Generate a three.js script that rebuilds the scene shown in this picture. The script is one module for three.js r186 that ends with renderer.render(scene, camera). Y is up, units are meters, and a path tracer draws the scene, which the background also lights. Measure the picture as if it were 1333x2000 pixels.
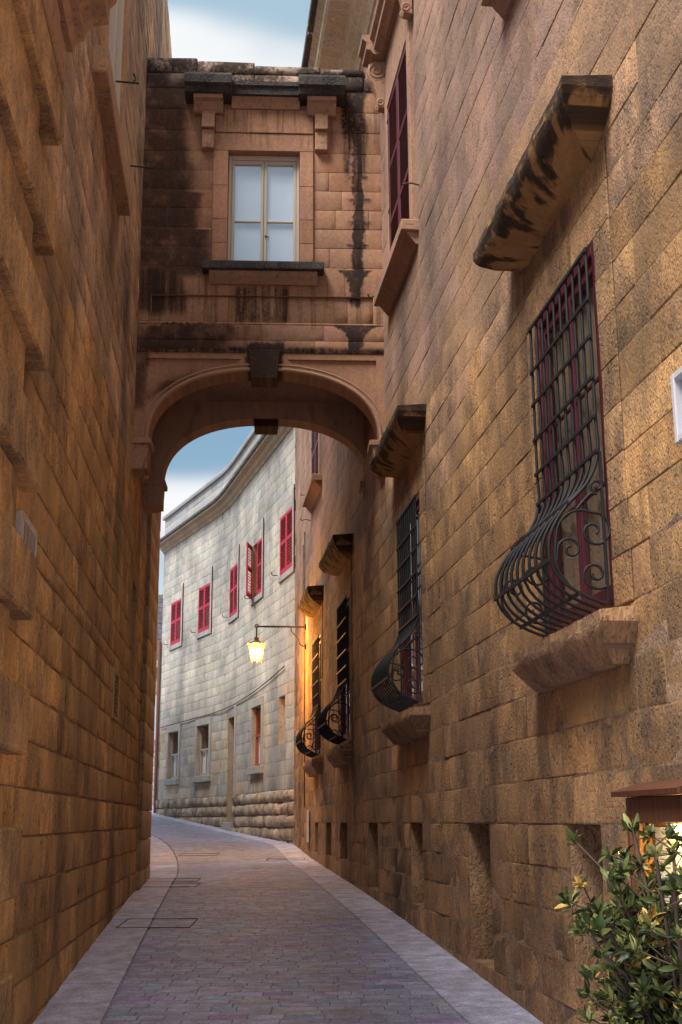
import * as THREE from 'three';
import { mergeGeometries } from 'three/addons/utils/BufferGeometryUtils.js';

// ---------------------------------------------------------------- camera, sky, sun, exposure
const EYE = 1.7;                                   // eye height; heights "h" below are measured from the eye
const scene = new THREE.Scene();
const camera = new THREE.PerspectiveCamera(45.24, 682 / 1024, 0.1, 400);
camera.position.set(0, EYE, 0);
camera.rotation.set(Math.atan(603 / 2400), 0, -0.0058, 'XYZ');
const renderer = new THREE.WebGLRenderer({ antialias: true });
renderer.toneMapping = THREE.LinearToneMapping;
renderer.toneMappingExposure = 4.2;
renderer.shadowMap.enabled = true;

// seeded random numbers and tileable noise
function rng(seed) { let s = seed | 0; return () => { s = (s + 0x6d2b79f5) | 0; let t = Math.imul(s ^ (s >>> 15), 1 | s); t = (t + Math.imul(t ^ (t >>> 7), 61 | t)) ^ t; return ((t ^ (t >>> 14)) >>> 0) / 4294967296; }; }
const hash = (x, y, s) => { let h = Math.imul(x, 374761393) ^ Math.imul(y, 668265263) ^ Math.imul(s, 1274126177); h = Math.imul(h ^ (h >>> 13), 1103515245); return ((h ^ (h >>> 16)) >>> 0) / 4294967296; };
function vn(x, y, px, py, s) {                     // value noise, period px by py
  const xi = Math.floor(x), yi = Math.floor(y), fx = x - xi, fy = y - yi, u = fx * fx * (3 - 2 * fx), v = fy * fy * (3 - 2 * fy);
  const w = (a, p) => ((a % p) + p) % p, x0 = w(xi, px), x1 = w(xi + 1, px), y0 = w(yi, py), y1 = w(yi + 1, py);
  const a = hash(x0, y0, s), b = hash(x1, y0, s), c = hash(x0, y1, s), d = hash(x1, y1, s);
  return a + (b - a) * u + (c - a) * v + (a - b - c + d) * u * v;
}
function fbm(u, v, fx, fy, oct, s) { let r = 0, a = 0.5, n = 0; for (let i = 0; i < oct; i++) { r += a * vn(u * fx, v * fy, fx, fy, s + i * 17); n += a; a *= 0.5; fx *= 2; fy *= 2; } return r / n; }
const clamp = (x, a = 0, b = 1) => Math.min(b, Math.max(a, x));
const sstep = (a, b, x) => { const t = clamp((x - a) / (b - a)); return t * t * (3 - 2 * t); };
const mix = (a, b, t) => a + (b - a) * t;

// the evening sky: blue with long white clouds
const SKY = (() => {
  const W = 1024, H = 512, d = new Float32Array(W * H * 4);
  for (let j = 0; j < H; j++) for (let i = 0; i < W; i++) {
    const u = (i + 0.5) / W, el = ((j + 0.5) / H - 0.5) * 180;
    const e = Math.max(el, -2);
    const n = fbm(u, j / H, 10, 22, 5, 25), n2 = fbm(u, j / H, 24, 40, 4, 91);
    const base = [mix(0.225, 0.062, sstep(3, 18, e)), mix(0.24, 0.103, sstep(3, 18, e)), mix(0.26, 0.142, sstep(3, 18, e))];
    const pale = sstep(22, 36, e) * 0.8, ew = e + 4 * (fbm(u, j / H, 14, 10, 3, 57) - 0.5);
    const cl = clamp(sstep(0.36, 0.60, n * 0.45 + n2 * 0.2 + 0.34 * Math.exp(-Math.pow((ew - 15.0) / 1.5, 2)) - 0.22 * sstep(16.2, 17.6, ew) * (1 - sstep(22, 32, ew)) + 0.9 * (n - 0.52) * sstep(26, 33, ew) + 0.07 * sstep(26, 36, ew) + 0.16 * sstep(40, 55, ew)));
    const cloud = 0.20 + 0.09 * n2 + 0.55 * sstep(40, 62, ew);
    const o = (j * W + i) * 4;
    for (let k = 0; k < 3; k++) { const b = mix(base[k], [0.105, 0.145, 0.172][k], pale); d[o + k] = mix(b, cloud * [0.985, 0.995, 1][k], cl * 0.92); }
    if (el < -2) for (let k = 0; k < 3; k++) d[o + k] = [0.25, 0.23, 0.22][k];
    d[o + 3] = 1;
  }
  const t = new THREE.DataTexture(d, W, H, THREE.RGBAFormat, THREE.FloatType);
  t.mapping = THREE.EquirectangularReflectionMapping; t.magFilter = t.minFilter = THREE.LinearFilter; t.needsUpdate = true;
  return t;
})();
scene.background = SKY; scene.environment = SKY;
scene.backgroundIntensity = 1; scene.environmentIntensity = 1;
const sun = new THREE.DirectionalLight(0xfffaf6, 1.4);
sun.position.set(-16, 34.8, 3.2); sun.target.position.set(0, 2, -12);
sun.castShadow = true; sun.shadow.radius = 50; sun.shadow.mapSize.set(2048, 2048);
Object.assign(sun.shadow.camera, { left: -40, right: 40, top: 40, bottom: -40, near: 1, far: 120 });
scene.add(sun, sun.target);

// ---------------------------------------------------------------- helpers
const used = {};
const numbered = (n) => { used[n] = (used[n] ?? -1) + 1; return used[n] ? n + '_' + String(used[n]).padStart(3, '0') : n; };
function thing(name, label, category, group, kind) {
  const o = new THREE.Group(); o.name = numbered(name); scene.add(o);
  if (label) o.userData.label = label; if (category) o.userData.category = category; if (group) o.userData.group = group; if (kind) o.userData.kind = kind;
  return o;
}
function part(name, geo, mat, parent, label) {
  const m = new THREE.Mesh(geo, mat); m.name = name; m.castShadow = m.receiveShadow = true; parent.add(m);
  if (label) m.userData.label = label;
  return m;
}
function group(name, parent, label) { const g = new THREE.Group(); g.name = name; parent.add(g); if (label) g.userData.label = label; return g; }
function fix(g, col) {                             // non-indexed, with position normal uv color
  if (g.index) g = g.toNonIndexed();
  if (!g.attributes.normal) g.computeVertexNormals();
  for (const k of Object.keys(g.attributes)) if (!['position', 'normal', 'uv', 'color'].includes(k)) g.deleteAttribute(k);
  if (!g.attributes.uv) boxUV(g);
  const n = g.attributes.position.count;
  if (!g.attributes.color) { const c = new Float32Array(n * 3); for (let i = 0; i < n; i++) c.set(col || [1, 1, 1], i * 3); g.setAttribute('color', new THREE.BufferAttribute(c, 3)); }
  return g;
}
const merge = (list) => mergeGeometries(list.map((g) => fix(g)), false);
function boxUV(g, ox = 0, oy = 0) {                // uv in metres by the way each face points
  const p = g.attributes.position, n = g.attributes.normal, uv = new Float32Array(p.count * 2);
  for (let i = 0; i < p.count; i++) {
    const ax = Math.abs(n.getX(i)), ay = Math.abs(n.getY(i)), az = Math.abs(n.getZ(i)), x = p.getX(i), y = p.getY(i), z = p.getZ(i);
    const [a, b] = az >= ax && az >= ay ? [x, y] : ax >= ay ? [z, y] : [x, z];
    uv[2 * i] = a + ox; uv[2 * i + 1] = b + oy;
  }
  g.setAttribute('uv', new THREE.BufferAttribute(uv, 2)); return g;
}
function bx(x0, x1, y0, y1, z0, z1, c = 0.006) {   // box with chamfered edges
  c = Math.min(c, (x1 - x0) / 3, (y1 - y0) / 3, (z1 - z0) / 3);
  const P = [], X = [x0, x1], Y = [y0, y1], Z = [z0, z1], ins = (v, lo, hi) => (v === lo ? v + c : v - c);
  const V = (i, j, k, f) => { const x = X[i], y = Y[j], z = Z[k]; return [f === 0 ? x : ins(x, x0, x1), f === 1 ? y : ins(y, y0, y1), f === 2 ? z : ins(z, z0, z1)]; };
  const ctr = [(x0 + x1) / 2, (y0 + y1) / 2, (z0 + z1) / 2];
  const tri = (a, b, d) => {
    const n = [(b[1] - a[1]) * (d[2] - a[2]) - (b[2] - a[2]) * (d[1] - a[1]), (b[2] - a[2]) * (d[0] - a[0]) - (b[0] - a[0]) * (d[2] - a[2]), (b[0] - a[0]) * (d[1] - a[1]) - (b[1] - a[1]) * (d[0] - a[0])];
    const s = n[0] * (a[0] - ctr[0]) + n[1] * (a[1] - ctr[1]) + n[2] * (a[2] - ctr[2]);
    P.push(...a, ...(s > 0 ? b : d), ...(s > 0 ? d : b));
  };
  const quad = (a, b, d, e) => { tri(a, b, d); tri(a, d, e); };
  for (const s of [0, 1]) {
    quad(V(s, 0, 0, 0), V(s, 1, 0, 0), V(s, 1, 1, 0), V(s, 0, 1, 0));
    quad(V(0, s, 0, 1), V(1, s, 0, 1), V(1, s, 1, 1), V(0, s, 1, 1));
    quad(V(0, 0, s, 2), V(1, 0, s, 2), V(1, 1, s, 2), V(0, 1, s, 2));
  }
  if (c > 0.0005) {
    for (const a of [0, 1]) for (const b of [0, 1]) {
      quad(V(0, a, b, 1), V(1, a, b, 1), V(1, a, b, 2), V(0, a, b, 2));
      quad(V(a, 0, b, 0), V(a, 1, b, 0), V(a, 1, b, 2), V(a, 0, b, 2));
      quad(V(a, b, 0, 0), V(a, b, 1, 0), V(a, b, 1, 1), V(a, b, 0, 1));
      for (const k of [0, 1]) tri(V(a, b, k, 0), V(a, b, k, 1), V(a, b, k, 2));
    }
  }
  const g = new THREE.BufferGeometry(); g.setAttribute('position', new THREE.Float32BufferAttribute(P, 3)); g.computeVertexNormals();
  return boxUV(g);
}
function quadG(pts) {                              // flat polygon fan (counter-clockwise as seen from its front)
  const P = []; for (let i = 1; i < pts.length - 1; i++) P.push(...pts[0], ...pts[i], ...pts[i + 1]);
  const g = new THREE.BufferGeometry(); g.setAttribute('position', new THREE.Float32BufferAttribute(P, 3)); g.computeVertexNormals(); return boxUV(g);
}
function prism(prof, x0, x1) {                     // profile of [out, h] points, counter-clockwise seen from +x end ... extruded along x with caps
  const s = new THREE.Shape(prof.map(([o, h]) => new THREE.Vector2(-o, h)));
  const g = new THREE.ExtrudeGeometry(s, { depth: x1 - x0, bevelEnabled: false, curveSegments: 1 });
  g.rotateY(Math.PI / 2); g.translate(x0, 0, 0); g.deleteAttribute('uv'); return boxUV(g.index ? g.toNonIndexed() : g);
}
function tube(pts, r, seg = 24, rad = 6, closed = false) {
  const c = new THREE.CatmullRomCurve3(pts.map((p) => new THREE.Vector3(...p)), closed, 'centripetal');
  return new THREE.TubeGeometry(c, seg, r, rad, closed);
}
function rod(a, b, r, rad = 6) {
  const A = new THREE.Vector3(...a), B = new THREE.Vector3(...b), g = new THREE.CylinderGeometry(r, r, A.distanceTo(B), rad, 1);
  g.applyQuaternion(new THREE.Quaternion().setFromUnitVectors(new THREE.Vector3(0, 1, 0), B.clone().sub(A).normalize())); g.translate((a[0] + b[0]) / 2, (a[1] + b[1]) / 2, (a[2] + b[2]) / 2); return g;
}

// ---------------------------------------------------------------- textures (what the surfaces are made of)
function tex(W, H, f, { srgb = true, rep = [1, 1], wrap = true } = {}) {
  const d = new Uint8Array(W * H * 4);
  for (let j = 0; j < H; j++) for (let i = 0; i < W; i++) { const c = f(i / W, j / H), o = (j * W + i) * 4; for (let k = 0; k < 3; k++) d[o + k] = 255 * clamp(Array.isArray(c) ? c[k] : c); d[o + 3] = 255; }
  const t = new THREE.DataTexture(d, W, H, THREE.RGBAFormat); t.magFilter = THREE.LinearFilter; t.minFilter = THREE.LinearMipmapLinearFilter; t.generateMipmaps = true;
  t.wrapS = t.wrapT = wrap ? THREE.RepeatWrapping : THREE.ClampToEdgeWrapping; t.repeat.set(...rep); if (srgb) t.colorSpace = THREE.SRGBColorSpace; t.needsUpdate = true; return t;
}
const again = (t, a, b) => { const c = t.clone(); c.repeat.set(a, b); c.needsUpdate = true; return c; };
// worn soft limestone: pits, vertical tooling and weathered blotches
const pit = (u, v) => sstep(0.76, 0.90, vn(u * 150, v * 110, 150, 110, 5)) * 0.7 + sstep(0.80, 0.92, vn(u * 64, v * 50, 64, 50, 8)) * sstep(0.45, 0.62, fbm(u, v, 6, 6, 3, 71));
const roughC = tex(1024, 1024, (u, v) => {
  const b = fbm(u, v, 4, 4, 5, 21), f = fbm(u, v, 170, 110, 2, 41), w = fbm(u, v, 14, 9, 4, 61), st = fbm(u, v, 60, 10, 3, 45), p = clamp(pit(u, v));
  const l = 0.80 + 0.44 * (b - 0.5) + 0.28 * (f - 0.5) + 0.36 * (w - 0.5) + 0.10 * (st - 0.5) - 0.18 * p, warm = (w - 0.5) * 0.20;
  return [l * (1 + 0.25 * warm), l, l * (1 - warm)];
}, { rep: [0.6, 0.6] });
const roughB = tex(1024, 1024, (u, v) => 0.55 + 0.70 * (fbm(u, v, 6, 6, 6, 21) - 0.5) + 0.30 * (fbm(u, v, 170, 110, 2, 41) - 0.5) + 0.22 * (fbm(u, v, 48, 20, 3, 33) - 0.5) - 0.26 * clamp(pit(u, v)), { srgb: false, rep: [0.6, 0.6] });
const smoothC = tex(1024, 1024, (u, v) => { const b = fbm(u, v, 4, 4, 5, 121), f = fbm(u, v, 120, 60, 2, 141), w = fbm(u, v, 24, 8, 4, 161), s = sstep(0.72, 0.82, vn(u * 70, v * 60, 70, 60, 15)); const l = 0.88 + 0.22 * (b - 0.5) + 0.10 * (f - 0.5) + 0.16 * (w - 0.5) - 0.10 * s; return [l, l * (1 - 0.05 * (b - 0.5)), l * (1 - 0.18 * (w - 0.5))]; }, { rep: [0.5, 0.5] });
const smoothB = tex(1024, 1024, (u, v) => 0.6 + 0.35 * (fbm(u, v, 10, 8, 5, 121) - 0.5) + 0.25 * (fbm(u, v, 120, 60, 2, 141) - 0.5) - 0.3 * sstep(0.72, 0.82, vn(u * 70, v * 60, 70, 60, 15)), { srgb: false, rep: [0.5, 0.5] });
const paveC = tex(512, 512, (u, v) => { const l = 0.82 + 0.36 * (fbm(u, v, 8, 8, 5, 221) - 0.5) + 0.30 * (fbm(u, v, 80, 80, 2, 231) - 0.5); return [l, l, l]; }, { rep: [1, 1] });
const paveB = tex(512, 512, (u, v) => 0.5 + 0.5 * (fbm(u, v, 16, 16, 4, 221) - 0.5) + 0.5 * (fbm(u, v, 80, 80, 2, 231) - 0.5), { srgb: false, rep: [1, 1] });
const woodC = tex(256, 512, (u, v) => { const g = fbm(u, v, 40, 3, 4, 301); const l = 0.75 + 0.6 * (g - 0.5); return [l, l * 0.97, l * 0.93]; }, { rep: [3, 1] });
// black growth that hangs in streaks from drip edges (u runs along the stone, v from its foot to its top)
const dripC = tex(512, 256, (u, v) => {
  const n = fbm(u, v, 26, 3, 4, 401), m = fbm(u, v, 60, 10, 3, 411), e = fbm(u, v, 9, 7, 4, 421);
  const k = sstep(0.42, 0.62, n * 0.75 + 0.34 * v + 0.18 * (m - 0.5) + 0.20 * (e - 0.5) - 0.06);
  const l = 0.86 + 0.24 * (e - 0.5) + 0.14 * (m - 0.5);
  return [mix(l, 0.27 + 0.3 * (m - 0.5), k * 0.93), mix(l * 0.88, 0.22 + 0.26 * (m - 0.5), k * 0.93), mix(l * 0.70, 0.16 + 0.2 * (m - 0.5), k * 0.93)];
}, { wrap: true });

const std = (o) => new THREE.MeshStandardMaterial({ roughness: 0.95, metalness: 0, ...o });
const lin = (r, g, b) => new THREE.Color().setRGB(r, g, b);
const M = {
  rough: std({ map: roughC, bumpMap: roughB, bumpScale: 0.018, vertexColors: true }),
  smooth: std({ map: smoothC, bumpMap: smoothB, bumpScale: 0.008, vertexColors: true }),
  worn: std({ map: smoothC, bumpMap: roughB, bumpScale: 0.013, vertexColors: true, color: lin(0.80, 0.80, 0.80) }),
  roughPlain: std({ map: roughC, bumpMap: roughB, bumpScale: 0.02, color: lin(0.56, 0.32, 0.165) }),
  leftPlain: std({ map: smoothC, bumpMap: smoothB, bumpScale: 0.01, color: lin(0.56, 0.32, 0.165) }),
  trim: std({ map: smoothC, bumpMap: smoothB, bumpScale: 0.006, color: lin(0.49, 0.275, 0.17) }),
  mortar: std({ map: roughC, bumpMap: roughB, bumpScale: 0.02, color: lin(0.42, 0.25, 0.14) }),
  mortarPale: std({ map: roughC, color: lin(0.36, 0.34, 0.30) }),
  mortarBridge: std({ map: roughC, color: lin(0.34, 0.195, 0.12) }),
  pale: std({ map: smoothC, bumpMap: smoothB, bumpScale: 0.006, color: lin(0.46, 0.45, 0.43) }),
  sett: std({ map: paveC, bumpMap: paveB, bumpScale: 0.004, vertexColors: true, roughness: 0.68 }),
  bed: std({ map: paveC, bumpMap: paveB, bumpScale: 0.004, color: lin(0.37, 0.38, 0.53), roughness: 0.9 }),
  iron: std({ color: lin(0.009, 0.0085, 0.009), roughness: 0.65, metalness: 0 }),
  rust: std({ color: lin(0.09, 0.045, 0.025), roughness: 0.8, metalness: 0.3 }),
  maroon: std({ color: lin(0.085, 0.010, 0.018), roughness: 0.5 }),
  maroonUp: std({ color: lin(0.10, 0.016, 0.030), roughness: 0.5 }),
  red: std({ color: lin(0.42, 0.018, 0.050), roughness: 0.55 }),
  creamPaint: std({ color: lin(0.55, 0.47, 0.36), roughness: 0.55 }),
  greyPaint: std({ color: lin(0.34, 0.29, 0.24), roughness: 0.6 }),
  skyTintSheet: std({ color: lin(0.78, 0.87, 0.96), roughness: 0.8 }),  // blue-white tone standing in for sky reflected in the bridge window
  linen: std({ color: lin(0.42, 0.37, 0.30), roughness: 0.9 }),
  curtain: std({ color: lin(0.24, 0.17, 0.11), roughness: 0.9 }),
  white: std({ color: lin(0.55, 0.52, 0.53), roughness: 0.5 }),
  glass: new THREE.MeshPhysicalMaterial({ color: 0xffffff, roughness: 0.03, transmission: 1, thickness: 0, ior: 1.5 }),
  skyGlass: new THREE.MeshPhysicalMaterial({ color: 0xffffff, roughness: 0.06, transmission: 1, thickness: 0, ior: 2.3 }),
  wood: std({ map: woodC, color: lin(0.20, 0.075, 0.035), roughness: 0.5 }),
  honeyWood: std({ map: woodC, color: lin(0.50, 0.24, 0.06), roughness: 0.5 }),
  slate: std({ color: lin(0.24, 0.23, 0.30), roughness: 0.8, map: paveC }),
  drip: std({ map: dripC, bumpMap: again(roughB, 1, 1), bumpScale: 0.012, color: lin(0.46, 0.31, 0.17) }),
};
const vary = (c, r, amt = 0.12, hue = 0.05) => { const l = 1 + (r() - 0.5) * 2 * amt, w = (r() - 0.5) * 2 * hue; return [c[0] * l * (1 + w), c[1] * l, c[2] * l * (1 - w)]; };

// ---------------------------------------------------------------- frames of the walls
// each wall frame: local x runs to the right as one faces the wall, y up, z out of the wall; a = metres along the street
const RD = [-0.119561, -0.992827], RN = [0.992827, -0.119561], LD = [-0.0885547, -0.9960713], LN = [0.9960713, -0.0885547];
function seat(root, x, z, ux, uz) { root.position.set(x, 0, z); root.rotation.y = Math.atan2(-uz, ux); root.updateMatrixWorld(true); }
const straight = (sx) => ({ sx, at: (a) => ({ x: sx * a, z: 0, t: 0 }) });
const GX = [-12, 0, 9, 11.5, 14, 18.3, 22.3, 25.1, 30.5, 38, 44.7, 62], GY = [-2.3, -1.75, -1.34, -1.22, -1.10, -0.94, -0.82, -0.74, -0.49, -0.23, 0.26, 1.5];
function groundH(D) {                              // height of the street below the eye at distance D, smoothed
  const f = (d) => { let i = 0; while (i < GX.length - 2 && d > GX[i + 1]) i++; return mix(GY[i], GY[i + 1], (d - GX[i]) / (GX[i + 1] - GX[i])); };
  let s = 0; for (let k = -3; k <= 3; k++) s += f(D + k * 0.5); return s / 7;
}

// one hewn stone: worn front with a rounded, uneven arris running back into the joint
function stone(w, h, b, jut, rough, r, depth) {
  const cx = [0, b, w * (0.32 + 0.08 * r()), w * (0.62 + 0.08 * r()), w - b, w], cy = [0, b, h * (0.42 + 0.16 * r()), h - b, h], P = [], I = [], tiltx = (r() - 0.5) * rough * 0.9, tilty = (r() - 0.5) * rough * 0.9;
  for (let j = 0; j < 5; j++) for (let i = 0; i < 6; i++) {
    const edge = i === 0 || i === 5 || j === 0 || j === 4, ring = !edge && (i === 1 || i === 4 || j === 1 || j === 3);
    let x = cx[i] - w / 2, y = cy[j] - h / 2, z = edge ? -depth : jut + tiltx * (cx[i] / w - 0.5) + tilty * (cy[j] / h - 0.5) + (r() - 0.5) * rough * (ring ? 0.7 : 0.5) - (ring ? rough * 0.35 * r() : 0);
    if (ring) { x += (i === 1 ? 1 : i === 4 ? -1 : 0) * r() * b * 0.9 * (rough > 0.006 ? 1 : 0.3); y += (j === 1 ? 1 : j === 3 ? -1 : 0) * r() * b * 0.8 * (rough > 0.006 ? 1 : 0.3); }
    P.push(x, y, z);
  }
  for (let j = 0; j < 4; j++) for (let i = 0; i < 5; i++) { const a = j * 6 + i; I.push(a, a + 1, a + 7, a, a + 7, a + 6); }
  const g = new THREE.BufferGeometry(); g.setAttribute('position', new THREE.Float32BufferAttribute(P, 3)); g.setIndex(I); g.computeVertexNormals(); return g;
}
const _v = new THREE.Vector3(), _n = new THREE.Vector3();
camera.updateMatrixWorld(true);
const view = new THREE.Matrix4().copy(camera.matrixWorld).invert(), proj = new THREE.Matrix4().makePerspective(-Math.tan(22.62 * Math.PI / 180) * 0.666, Math.tan(22.62 * Math.PI / 180) * 0.666, Math.tan(22.62 * Math.PI / 180), -Math.tan(22.62 * Math.PI / 180), 1, 400);
function seen(root, m, w, h) {                     // rough size of a piece in the picture
  _v.set(0, 0, 0).applyMatrix4(m).applyMatrix4(root.matrixWorld); _n.set(0, 0, 1).transformDirection(m).transformDirection(root.matrixWorld);
  const e = _v.clone().sub(camera.position), d = e.length(), c = Math.abs(e.normalize().dot(_n));
  const q = _v.clone().applyMatrix4(view); if (q.z > -0.5) return 0;
  q.applyMatrix4(proj); if (Math.abs(q.x) > 1.05 || Math.abs(q.y) > 1.05) return 0;
  return Math.sqrt(w * h * c) / d;
}
function subtract(spans, a, b) { const o = []; for (const [p, q] of spans) { if (b <= p || a >= q) o.push([p, q]); else { if (a > p) o.push([p, a]); if (b < q) o.push([b, q]); } } return o; }
// a wall of coursed stone blocks; openings are left out; returns nothing, adds stones, mortar and reveals to root
function coursedWall(root, path, o) {
  const r = rng(o.seed), { levels, openings = [], gap = 0.008, bevel = 0.016, rough = 0.012, len = [0.42, 0.85], out = 0, depth = 0.022 } = o, all = [], mort = [];
  for (let c = 0; c < levels.length - 1; c++) {
    const h0 = levels[c], h1 = levels[c + 1], mid = (h0 + h1) / 2;
    let spans = [[typeof o.a0 === 'function' ? o.a0(mid) : o.a0, typeof o.a1 === 'function' ? o.a1(mid) : o.a1]];
    for (const q of openings) if (mid > q.h0 && mid < q.h1) spans = subtract(spans, q.a0, q.a1);
    for (const [p, q] of spans) {
      if (q - p < 0.02) continue;
      if (o.mortar) { const step = path.curved ? 0.5 : 6, n = Math.max(1, Math.ceil((q - p) / step)); for (let i = 0; i < n; i++) { const a = mix(p, q, i / n), b = mix(p, q, (i + 1) / n), A = path.at(a), B = path.at(b), zz = (P) => [P.x + Math.sin(P.t) * (out - depth * 0.75), P.z + Math.cos(P.t) * (out - depth * 0.75)], pa = zz(A), pb = zz(B), [L, R] = path.sx > 0 ? [pa, pb] : [pb, pa]; mort.push(quadG([[L[0], h0 + EYE, L[1]], [R[0], h0 + EYE, R[1]], [R[0], h1 + EYE, R[1]], [L[0], h1 + EYE, L[1]]])); } }
      let a = p; const first = len[0] + r() * (len[1] - len[0]); let next = Math.min(q, p + first * (c % 2 ? 0.55 : 1));
      while (a < q - 0.001) {
        if (q - next < len[0] * 0.55) next = q;
        const gj = gap * (0.15 + 1.5 * Math.pow(r(), 2.2)), w = next - a - (o.vgap ?? gap * 0.5 * r()), hh = h1 - h0 - gj;
        if (w > 0.03 && (!o.skip || !o.skip((a + next) / 2, h0, h1))) {
          const jut = out + (r() - 0.5) * rough * 0.9 + (o.jut ? o.jut((a + next) / 2, mid, r) : 0), P = path.at((a + next) / 2);
          const rr = o.roughAt ? o.roughAt((a + next) / 2, mid) : rough;
          const g = stone(w, hh, Math.min(bevel * (rr > rough ? 1.6 : 1) * (0.35 + 1.1 * r() * r()), w / 3, hh / 3), jut, rr, r, depth - out), m = new THREE.Matrix4().makeRotationY(P.t).setPosition(P.x, mid + EYE, P.z);
          const col = o.color((a + next) / 2, mid, r), n = g.attributes.position.count, ca = new Float32Array(n * 3), uv = new Float32Array(n * 2), ou = o.faceUV ? 0 : r() * 7, ov = o.faceUV ? 0 : r() * 7;
          for (let i = 0; i < n; i++) {
            const x = g.attributes.position.getX(i), y = g.attributes.position.getY(i), wx = (a + next) / 2 + path.sx * x + 60, wy = mid + y + 30, k = o.weather ? 1 + o.weather * ((fbm(wx / 64, wy / 64, 72, 48, 3, 911) - 0.5) * 1.6 + (fbm(wx / 64, wy / 64, 230, 90, 2, 917) - 0.5)) : 1;
            ca.set([col[0] * k, col[1] * k * (1 - 0.03 * (k - 1)), col[2] * k * (1 - 0.1 * (k - 1))], i * 3);
            if (o.faceUV) { const q2 = o.faceUV((a + next) / 2 + path.sx * x, mid + y); uv[2 * i] = q2[0]; uv[2 * i + 1] = q2[1]; } else { uv[2 * i] = x + ou; uv[2 * i + 1] = y + ov; }
          }
          g.setAttribute('color', new THREE.BufferAttribute(ca, 3)); g.setAttribute('uv', new THREE.BufferAttribute(uv, 2));
          all.push({ g, m, s: seen(root, m, w, hh), mat: o.mat2 && r() < o.share ? o.mat2 : o.mat });
        }
        a = next; next = Math.min(q, a + len[0] + r() * (len[1] - len[0]));
      }
    }
  }
  all.sort((x, y) => y.s - x.s);
  const keep = o.keep ?? 300, rest = [];
  all.forEach((b, i) => {
    if (i < keep && b.s * 1229 > 3) { const k = part(o.name || 'stone_block', b.g, b.mat, root); k.applyMatrix4(b.m); }
    else rest.push([b.g.clone().applyMatrix4(b.m), b.mat]);
  });
  for (const mt of [o.mat, o.mat2]) { const l = mt ? rest.filter((q) => q[1] === mt).map((q) => q[0]) : []; if (l.length) part(o.restName || 'stone_courses', mergeGeometries(l, false), mt, root).userData.kind = 'stuff'; }
  if (mort.length) part('mortar', mergeGeometries(mort, false), o.mortar, root);
}
// sides of an opening, d deep
function reveal(root, path, q, d, mat, name = 'reveal') {
  const a = (q.a0 + q.a1) / 2, w = Math.abs(q.a1 - q.a0) / 2, P = path.at(a), t = 0.05, z = -0.006;
  const g = merge([bx(-w - t, -w, q.h0 - t, q.h1 + t, -d, z, 0.004), bx(w, w + t, q.h0 - t, q.h1 + t, -d, z, 0.004), bx(-w, w, q.h1, q.h1 + t, -d, z, 0.004), bx(-w, w, q.h0 - t, q.h0, -d, z, 0.004)]);
  const m = part(name, g, mat, root); m.position.set(P.x, EYE, P.z); m.rotation.y = P.t; return m;
}
const mount = (name, root, path, a, h, label) => { const g = group(name, root, label), P = path.at(a); g.position.set(P.x, h + EYE, P.z); g.rotation.y = P.t; return g; };
const levelsOf = (anchors, step) => { const L = [anchors[0]]; for (let i = 1; i < anchors.length; i++) { const n = Math.max(1, Math.round((anchors[i] - anchors[i - 1]) / step)); for (let k = 1; k <= n; k++) L.push(mix(anchors[i - 1], anchors[i], k / n)); } return L; };

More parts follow.
